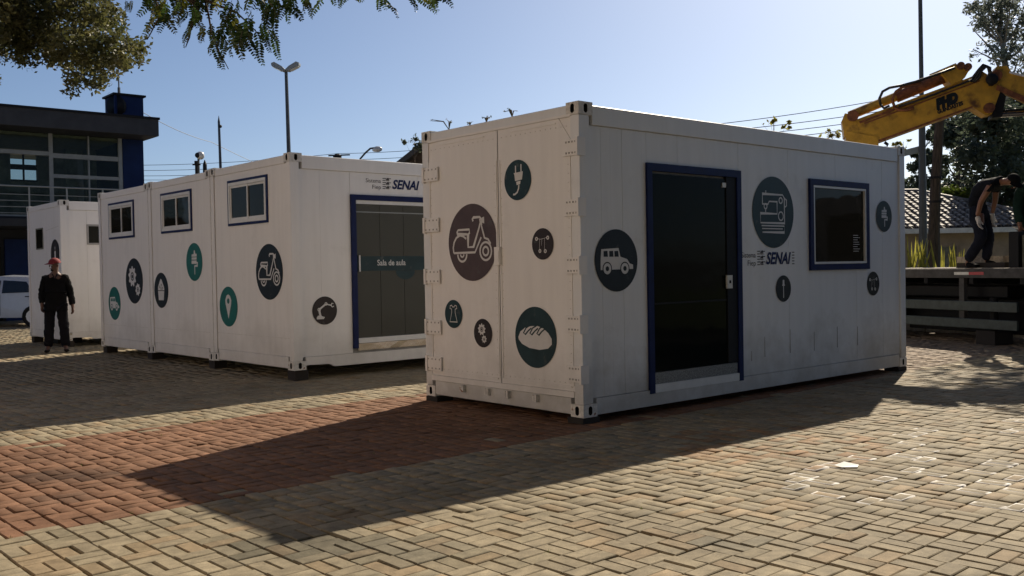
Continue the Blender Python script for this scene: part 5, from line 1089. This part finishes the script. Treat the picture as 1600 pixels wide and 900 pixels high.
def cluster(lst, Y, dy=1.2, seed=1):
    r = random.Random(seed); out = []
    for px, py, pr in lst:
        y = Y+r.uniform(-dy, dy); p = at(px, py, y); out.append((p.x, p.y, p.z, pr/CF*y))
    return out
# crown hanging in at top left (trunk stands left of the frame)
cl = cluster([(20, 10, 60), (80, 20, 65), (140, 25, 55), (10, 60, 45), (70, 60, 50), (125, 70, 48), (170, 75, 42), (205, 80, 32), (100, 95, 30), (130, 115, 32), (155, 108, 30), (120, 133, 18), (160, 130, 16), (35, 85, 22), (218, 75, 16), (185, 95, 22), (110, -30, 70), (-30, 40, 60), (10, -40, 80), (60, 50, 40), (-10, 128, 12), (-50, 0, 90), (170, 30, 30)], 12.5, .9, 3)
tree('shade_tree', 'olive brown leafy tree crown hanging into the top left corner', 'tree', (-11.5, 12.5, 0), cl, 24000, .068, M['leafb'], M['bark'], .16, 11, asp=1.9, brf=0)
# bare twig end pieces reaching right from that crown
# fern-like branches of a nearer tree across the top
near = thing('overhanging_tree', 'feathery fern like leaf branches hanging from above across the top of the picture', 'tree', (-4.4, 2.6, 0))
def nl(px, py, Y): return at(px, py, Y)-Vector((-4.4, 2.6, 0))
mb = MB(); p, r = limb([(0, 0, -.1), (.1, .1, 2), (.2, .4, 4), (.6, 1.2, 5.2)], .17, .08, 4, .05); mb.tube(p, r, 9); mb.build('trunk', M['bark'], near, smooth=True)
fork_ = p[-1]
tw = [[fork_, nl(150, -260, 4.1), nl(225, -60, 4.1), nl(310, 10, 4.1), nl(300, 40, 4.1), nl(290, 74, 4.1)], [nl(225, -60, 4.1), nl(320, 0, 4.1), nl(330, 50, 4.1), nl(357, 108, 4.1)], [nl(150, -260, 4.1), nl(330, -90, 4), nl(400, -30, 4), nl(430, 20, 4)],
      [nl(330, -90, 4), nl(470, -60, 4), nl(540, -30, 4), nl(620, -25, 4), nl(680, -5, 4)], [nl(225, -60, 4.1), nl(250, 20, 4.1), nl(230, 62, 4.1)], [nl(225, -60, 4.1), nl(205, -10, 4.1)], [nl(320, 0, 4.1), nl(370, 20, 4.1), nl(410, 60, 4.1)]]
for i, pts in enumerate(tw):
    mb = MB(); p, r = limb(pts, .028 if i == 0 else .007, .0018, i, .006); mb.tube(p, r, 6); mb.build('branch', M['bark'], near, smooth=True)
def frond_mesh(seed, L_=.20, pairs=12):
    r = random.Random(seed); mb = MB(); k = r.uniform(-.25, .25); pts = [Vector((k*.3*(i/6)**2*L_*2, .02*math.sin(i), -L_*i/6)) for i in range(7)]
    mb.tube(pts, [.0016, .0014, .0012, .001, .0009, .0008, .0007], 4)
    for i in range(pairs):
        t = (i+1.2)/(pairs+1.2); b = pts[min(6, int(t*6))].lerp(pts[min(6, int(t*6)+1)], t*6-int(t*6)); ll = .029*math.sin(PI*min(.93, t*.75+.2))**.6
        for s in (-1, 1):
            d = Vector((s*.9, r.uniform(-.35, .35), -.35+r.uniform(-.15, .15))).normalized(); w = Vector((0, r.uniform(-.4, .4), 1)).normalized()*ll*.25; z = Vector((0, .0015, 0))
            mb.add([b, b+d*ll*.3-w, b+d*ll*.8-w*.8, b+d*ll, b+d*ll*.8+w*.8, b+d*ll*.3+w], [(0, 1, 2, 3, 4, 5)], 1)
    return mb
FM = []
for i in range(7):
    o = frond_mesh(i, .15+.02*(i % 4), 11+i % 4).build('frond', [M['bark'], M['leafn'] if i != 5 else M['leafy']]); FM.append(o.data); bpy.data.objects.remove(o)
spots = [(196, 0, 22, 10), (206, 0, 20, -15)]
r_ = random.Random(5)
def hang(x0, x1, y0, y1, n, l0, l1, a0=-35, a1=35):
    for _ in range(n): spots.append((r_.uniform(x0, x1), r_.uniform(y0, y1), r_.uniform(l0, l1), r_.uniform(a0, a1)))
hang(222, 262, -22, 12, 10, 40, 55); hang(262, 312, -20, 14, 12, 38, 58); hang(290, 300, 10, 40, 3, 24, 34); hang(312, 345, 10, 42, 8, 28, 46, -50, 50); hang(325, 350, 42, 66, 4, 34, 44)
hang(345, 400, -10, 48, 22, 38, 60); hang(400, 425, 30, 50, 5, 36, 44, 0, 40); hang(395, 445, -20, 8, 14, 36, 54, -20, 50); hang(440, 482, -22, -6, 7, 34, 46); hang(488, 500, -22, -14, 2, 40, 46)
hang(508, 552, -24, -10, 7, 30, 42, -60, 60); hang(588, 612, -28, -14, 4, 38, 46); hang(640, 690, -26, -10, 9, 34, 44, -20, 70); hang(240, 430, -50, -20, 26, 45, 60)
for i, (px, py, ln, ang) in enumerate(spots):
    if i % 4 == 3: continue
    o = bpy.data.objects.new('frond', FM[r_.choice([0, 1, 2, 3, 4, 6, 0, 1, 2, 3, 4, 6, 5])]); C.objects.link(o); o.parent = near
    Yq = r_.uniform(3.8, 4.4); o.location = nl(px, py, Yq); sc = ln/CF*Yq/.17; o.scale = (sc*1.05,)*3; o.rotation_euler = (math.radians(r_.uniform(-18, 18)), math.radians(-ang*.8), math.radians(r_.uniform(-50, 50)))
# eucalyptus and dark trees behind the truck
cl = cluster([(1545, 20, 34), (1575, 12, 36), (1600, 25, 40), (1530, 35, 20), (1560, 50, 30), (1590, 60, 30), (1548, 84, 24), (1570, 88, 26), (1595, 92, 26), (1522, 14, 16), (1528, 42, 9), (1521, 48, 5), (1610, 110, 30), (1540, 10, 20), (1620, 50, 30), (1525, 82, 10), (1585, -20, 40)], 48, 1.6, 5)
q = ground(1582, 48); tree('eucalyptus_tree', 'tall eucalyptus with airy grey green crown at the top right corner', 'tree', (q.x, 48, 0), cl, 6000, .24, M['leafe'], M['bark2'], .30, 21, asp=2.6)
specs = [('dark_tree', 'dense dark evergreen tree behind the bending worker', 1545, 34, [(1530, 200, 36), (1560, 190, 40), (1520, 240, 34), (1560, 240, 44), (1535, 280, 32), (1590, 270, 34), (1545, 180, 26), (1580, 300, 36), (1550, 320, 34)], 9000, .20, 'leafg'),
         ('dark_tree', 'dark tree filling the right edge of the picture under the crane arm', 1625, 37, [(1600, 200, 40), (1620, 160, 40), (1590, 230, 36), (1610, 270, 40), (1595, 310, 34), (1620, 330, 40), (1580, 195, 24)], 7000, .22, 'leafg'),
         ('dark_tree', 'loose dark tree right behind the timber pole', 1490, 40, [(1480, 215, 24), (1500, 205, 26), (1475, 250, 14), (1505, 235, 20), (1490, 190, 18), (1500, 285, 22), (1478, 300, 18), (1520, 300, 24), (1510, 178, 14), (1525, 190, 16), (1530, 240, 20)], 6400, .20, 'leafg'),
         ('dark_tree', 'thin loose tree between the grey pole and the large container', 1430, 42, [(1428, 262, 12), (1446, 250, 14), (1422, 285, 14), (1445, 285, 16), (1434, 300, 16), (1455, 240, 12), (1453, 212, 12), (1420, 305, 14), (1464, 200, 12), (1430, 240, 9), (1468, 270, 14)], 3600, .22, 'leafg'),
         ('light_green_tree', 'small bright green bushy tree between the timber pole and the worker', 1490, 33, [(1485, 300, 16), (1500, 305, 16), (1476, 315, 13), (1510, 320, 13), (1490, 326, 16)], 2600, .14, 'leafl'),
         ('dark_tree', 'low dark tree behind the tiled roof beside the large container', 1440, 38, [(1420, 320, 20), (1445, 318, 22), (1470, 320, 18), (1400, 325, 20)], 2600, .18, 'leafg')]
for k, (nm_, lb, px, Y, ls, n, sz, lm) in enumerate(specs):
    q = ground(px, Y); tree(nm_, lb, 'tree', (q.x, Y, 0), cluster(ls, Y, 1.4, 30+k), n, sz, M[lm], M['bark'], .16, 40+k, 'trees behind the truck' if nm_ == 'dark_tree' else None)
# sapling tops showing over the large container, and leaves above the gabled roof
for k, (lb, px, Y, ls, n, lm) in enumerate((('sapling tips with pale leaves showing over the middle of the large container roof', 1212, 16.5, [(1203, 189, 6), (1230, 197, 8), (1212, 186, 6), (1190, 194, 4)], 110, 'blade'),
        ('sapling tips showing over the roof where the crane arm begins', 1300, 17.5, [(1296, 210, 9), (1308, 208, 8), (1282, 212, 5)], 110, 'blade'), ('sapling tips at the far right top corner of the large container', 1405, 19, [(1402, 226, 8), (1412, 228, 7), (1420, 222, 4)], 90, 'blade'),
        ('leafy twigs beside the gabled roof left of the large container', 650, 24, [(632, 222, 9), (648, 216, 10), (660, 222, 10), (655, 230, 10)], 330, 'leafg'))):
    q = ground(px, Y); tree('sapling', lb, 'tree', (q.x, Y, 0), cluster(ls, Y, .2, 60+k), n, .085, M[lm], M['bark'], .02, 70+k, 'sapling tops showing over container roofs', asp=1.8)
# dead leaves caught on the roof edge of the large container: small weeds
for k, (yy, hh) in enumerate(((1.98, .10), (1.35, .05), (.95, .07), (1.62, .03))):
    wq = (bl0[0]-math.sin(TH)*yy+.02, bl0[1]+math.cos(TH)*yy+.02, .06+CHH-.022); t = thing('roof_weed', ('arching dry weed', 'low flat weed', 'small upright weed', 'tiny weed')[k]+(' on the left end', ' near the middle', ' right of the middle', ' left of the middle')[k]+' of the large container roof edge', 'weed', wq, 0, 'weeds on the container roof edge')
    for j in range(6):
        a = r_.uniform(0, 2*PI); pts = [(0, 0, 0), (math.cos(a)*hh*.4-.02*(k == 0), math.sin(a)*hh*.3, hh*.9), (math.cos(a)*hh*1.1-.08*(k == 0), math.sin(a)*hh*.6, hh*(.7+.5*r_.random()))]
        mb = MB(); mb.tube(pts, [.004, .006, .002], 4); P_ = Vector(pts[2])
        for q in range(5): d = Vector((r_.uniform(-1, 1), r_.uniform(-1, 1), r_.uniform(-.6, .6))).normalized()*.02; u2 = d.cross(Vector((0, 0, 1)))*.35; mb.add([P_, P_+d*.5+u2, P_+d, P_+d*.5-u2], [(0, 1, 2, 3)])
        mb.build('stem', M['dry'] if j % 2 else M['leafg'], t)
# ------------------------------------------------------------------ house with tiled roof behind the truck
HY = 29; hr = at(1400, 352, HY); hl = thing('tiled_house', 'low tan house with weathered clay tile roof behind the truck', 'house', (hr.x-3, HY, 0))
hx0 = hl.location.x; X = lambda px, Y=HY: at(px, 300, Y).x-hx0
ze = at(1450, 356, HY).z
mb = MB(); mb.box(-2.5, X(1640), .5, 7, 0, ze-.06); wl = mb.build('wall', M['wallh'], hl)
mb = MB(); mb.box(-3.0, X(1655), -.08, .02, ze-.17, ze-.02); mb.build('gutter', M['lampw'], hl)
# front slope from the eaves up to a ridge, its right end cut by a hip
zr = at(1415, 300, HY+3.6).z; sy_ = 3.6
nrow = 16; cols = int((X(1660)+3.2)/.24)
hipx = lambda t: X(1535)+3.0-(X(1535)+3.0-X(1432, HY+3.6))*t
slope = MB(); slope.add([(-3.1, 0, ze-.03), (hipx(0), 0, ze-.03), (hipx(1), sy_, zr-.03), (-3.1, sy_, zr-.03)], [(0, 1, 2, 3)]); slope.add([(hipx(0), 0, ze-.03), (hipx(0), 7.2, ze-.03), (hipx(1), sy_, zr-.03)], [(0, 1, 2)])
rfh = slope.build('roof', M['dwood'], hl)
def tile_mesh():
    mb = MB(); n = 5; v = []
    for (y, k) in ((0, 1), (.36, .8)):
        for i in range(n): a = PI*i/(n-1); v.append((-.085*k*math.cos(a), y, .06*k*math.sin(a)))
    mb.add(v, [(i, i+1, n+i+1, n+i) for i in range(n-1)]); v2 = [(x, y, z+.014) for x, y, z in v]; mb.add(v2, [(i, i+1, n+i+1, n+i) for i in range(n-1)]); mb.add([v[i] for i in range(n)]+[v2[i] for i in range(n)], [(i, i+1, n+i+1, n+i) for i in range(n-1)])
    return mb
to = tile_mesh().build('roof_tile', M['tile']); TMh = to.data; bpy.data.objects.remove(to)
sl_ = math.atan2(zr-ze, sy_); slen = math.hypot(zr-ze, sy_); cand = []
for rr in range(nrow):
    t = rr/nrow
    for cc in range(cols):
        x = -3.0+cc*.24
        if x < hipx(t)-.1: cand.append((x, t))
def pxof(x, t): return project((hx0+x, HY+t*sy_, ze+t*(zr-ze)))
vis = [c for c in cand if 1412 < pxof(*c)[0] < 1530]; vis.sort(key=lambda c: c[1]); one = set(vis[:300]); restm = MB()
for (x, t) in cand:
    p = (x+random.uniform(-.008, .008), t*sy_, ze+t*(zr-ze)+random.uniform(0, .012)); rx = sl_; rz = random.uniform(-.07, .07)
    if (x, t) in one:
        o = bpy.data.objects.new('roof_tile', TMh); C.objects.link(o); o.parent = rfh; o.location = p; o.rotation_euler = (rx-.05, 0, rz)
    else:
        Mx = Matrix.Translation(p) @ Matrix.Rotation(rz, 4, 'Z') @ Matrix.Rotation(rx-.05, 4, 'X'); restm.add([Mx @ v.co for v in TMh.vertices], [tuple(q.vertices) for q in TMh.polygons])
rs = restm.build('roof_tiles', M['tile'], rfh); rs['kind'] = 'stuff'
mb = MB(); mb.tube([(-3, sy_, zr+.02), (hipx(1), sy_, zr+.02), (hipx(0), 0, ze+.04)], .09, 8); mb.build('ridge_tiles', M['tile'], hl)
xw = X(1473); mb = MB(); mb.box(xw, X(1505), .47, .498, at(1480, 410, HY).z-.5, at(1480, 385, HY).z); mb.build('window', M['tarred'], hl)
mb = MB(); frame_box(mb, lambda a, b, d: (a, .47-d, b), xw-.05, X(1505)+.05, at(1480, 410, HY).z-.55, at(1480, 385, HY).z+.05, .05, .001, .03); mb.build('window_frame', M['wallh'], hl, fix=True)
# low wall and yellow-green sword-leaf plants behind the truck
gw0 = at(1380, 440, 25); mb = MB(); mb.box(0, 7, 0, .2, 0, .95, ch=.01); o = mb.build('garden_wall', M['wallh']); o.location = (gw0.x, 25.2, 0); tag(o, 'low tan garden wall seen under the truck bed in front of the house', 'wall')
for k, (px, n, h, sp_) in enumerate(((1424, 11, 1.15, .55), (1447, 9, 1.0, .55), (1472, 11, .95, .7), (1497, 8, .8, .35), (1410, 8, 1.1, .5))):
    q = at(px, 418, 21.5); gz = .1; lbs = ('second clump from the left, tallest', 'third clump from the left, beside the grey pole', 'wide spiky clump right of the timber pole', 'small narrow clump nearest the worker', 'clump half hidden by the corner of the large container')
    t = thing('sword_leaf_plant', 'yellow green sword leaved plant, '+lbs[k], 'plant', (q.x, 21.5, gz), 0, 'sword leaved plants behind the truck')
    hb = q.z-gz
    for j in range(n):
        a = r_.uniform(-1, 1)*sp_; dy = r_.uniform(-.4, .4); L_ = (h*r_.uniform(.6, .98)); w = r_.uniform(.03, .05); mb = MB(); v = []; f = []
        for i in range(6):
            tt = i/5; x = math.sin(a)*L_*tt*(1+.2*tt); z = (hb*.0)+(hb+L_*.72)*tt*math.cos(a*.6)*(1-.12*tt*abs(a)); y = dy*tt*.6; ww = w*math.sin(PI*min(.97, .25+.75*tt*1.0))+.002 if i < 5 else .002
            v += [(x-ww, y, z), (x, y+.012, z-.0), (x+ww, y, z)]
        for i in range(5): f += [(3*i, 3*i+1, 3*i+4, 3*i+3), (3*i+1, 3*i+2, 3*i+5, 3*i+4)]
        mb.add(v, f); mb.build('leaf', M['blade'], t)
# gabled roof peeping over the trio at the big container's left edge
q = at(648, 240, 31); gh = thing('gabled_house', 'dark gable end of a house roof just left of the large container', 'house', (q.x, 31, 0)); qa = at(619, 256, 31); qb = at(662, 222, 31)
ax, az, bx_, bz_ = qa.x-q.x, qa.z, qb.x-q.x, qb.z
mb = MB(); k = (bz_-az)/(bx_-ax); px_ = bx_+.12; pz_ = bz_+.12*k
mb.prism([(ax+.2, 0), (2*px_-ax-.2, 0), (2*px_-ax-.2, az), (px_, pz_-.15), (ax+.2, az)], lambda a, b, d: (a, d, b), .3, 8); mb.build('wall', M['dwood'], gh, fix=True)
for s in (0, 1):
    pts = [(ax-.3, az-.3*k), (px_, pz_), (px_, pz_-.2), (ax-.3, az-.3*k-.2)]
    if s: pts = [(2*px_-a, b) for a, b in pts]
    mb = MB(); mb.prism(pts, lambda a, b, d: (a, d, b), -.3 if s == 0 else -.298, 8.2); mb.build('roof_slope', M['fascia'], gh, fix=True)
# unseen trees added behind the viewer to close off that half of the sky
for k, (x, y, hh, rr) in enumerate(((-1, -13, 11, 5), (6, -12, 12, 5.2), (13, -9, 11, 5), (19, -2, 11, 5))):
    r5 = random.Random(k); cl = [(x+r5.uniform(-1, 1)*rr*.7, y+r5.uniform(-1, 1)*rr*.6, hh*.25+hh*.7*r5.random(), rr*.55) for _ in range(11)]
    tree('sky_blocking_tree', 'added unseen green tree blocking skylight behind the viewer, '+('beside the cream building', 'second from the cream building', 'third from the cream building', 'farthest from the cream building')[k], 'tree', (x, y, 0), cl, 2600, .75, M['leafg'], M['bark'], .25, 90+k, 'added trees behind the viewer', asp=1.6)
# nearer tree's crown extended unseen over the viewer's head to block skylight
cl = []; r6 = random.Random(12)
for _ in range(64):
    y = r6.uniform(-4, 8.2); z = max(5.0, (y-2.4)/1.26+1.6)+r6.uniform(0, 2.6); cl.append((r6.uniform(-4.5, 9)+4.4, y-2.6, z, 1.7))
leaf_obj('crown', cl, 34000, .26, M['leafg'], near, 77, asp=1.8)
# unseen cream building added behind the viewer to bounce warm sunlight onto the walls
cb2 = thing('bounce_building', 'added unseen cream building behind the viewer bouncing sunlight onto the walls', 'building', (-10.8, -2.0, 0), math.radians(-55))
mb = MB(); mb.box(-11, 11, -8, 0, 0, 11); mb.build('wall', M['cream'], cb2)
mb = MB(); mb.box(-11.3, 11.3, -8.3, .3, 11, 11.3); mb.build('roof', M['fascia'], cb2)
for i in range(6):
    for z in (1.0, 4.6):
        mb = MB(); mb.box(-9.6+i*3.6, -8.2+i*3.6, .002, .05, z, z+1.5); w = mb.build('window', M['alu'], cb2); mb = MB(); mb.box(-9.5+i*3.6, -8.3+i*3.6, .051, .06, z+.1, z+1.4); mb.build('pane', M['carglass'], w)
r7 = random.Random(4)
tree('roadside_tree', 'leafy tree standing just right of the picture whose crown shades the far paving', 'tree', (17, 23.5, 0), [(r7.uniform(10.6, 15.5), r7.uniform(20.8, 24.5), r7.uniform(8.3, 9.8), 1.25) for _ in range(13)], 5200, .24, M['leafg'], M['bark'], .22, 123)
# paper scraps and leaves on the paving
g = (2.34, 6.72); mb = MB(); mb.add([(-.06, -.035, .006), (.05, -.05, .008), (.09, .035, .007), (-.01, .05, .028), (-.085, .03, .008)], [(0, 1, 2, 3), (0, 3, 4)]); o = mb.build('paper_scrap', M['paper']); o.location = (*g, .002); tag(o, 'crumpled white scrap of paper lying on the paving in the right foreground', 'paper')
for k, (px, py) in enumerate(((1468, 635), (1300, 617), (1268, 595), (548, 800), (1090, 742))):
    d = ray(px, py); p = Vector((0, 0, CH))+d*(-CH/d.z); mb = MB(); v = [(math.cos(a)*.03*(1+.4*math.sin(3*a)), math.sin(a)*.02, .012+.006*math.sin(2*a)) for a in [2*PI*i/7 for i in range(7)]]; mb.add(v, [tuple(range(7))]); o = mb.build('fallen_leaf', M['dry']); o.location = (p.x, p.y, 0)
    tag(o, 'dry curled leaf lying on the paving '+('right of the far corner of the large container', 'in the shadow edge below the window', 'in shade under the far side wall', 'in front of the container shadow tip', 'beside the long shadow edge in mid foreground')[k], 'leaf', 'fallen leaves on the paving')
wd = MB(); r3 = random.Random(8)
for _ in range(420):
    i = r3.randrange(nb)
    if dist[i] > 11 or not inf[i]: continue
    e = Vector((math.cos(rot[i]), math.sin(rot[i]), 0)); s_ = Vector((-e.y, e.x, 0)); p = Vector((bx[i], by[i], -.01))+s_*.05*r3.choice((-1, 1))+e*r3.uniform(-.1, .1)
    for j in range(r3.randint(3, 7)):
        a = r3.uniform(0, 2*PI); dd = Vector((math.cos(a), math.sin(a), 0)); L_ = r3.uniform(.012, .03); pp = p+e*r3.uniform(-.02, .02); q = Vector((-dd.y, dd.x, 0))*.0025
        wd.add([pp-q, pp+q, pp+dd*L_*.5+Vector((0, 0, L_))], [(0, 1, 2)])
o = wd.build('joint_weeds', M['leafl'], plaza); o['kind'] = 'stuff'
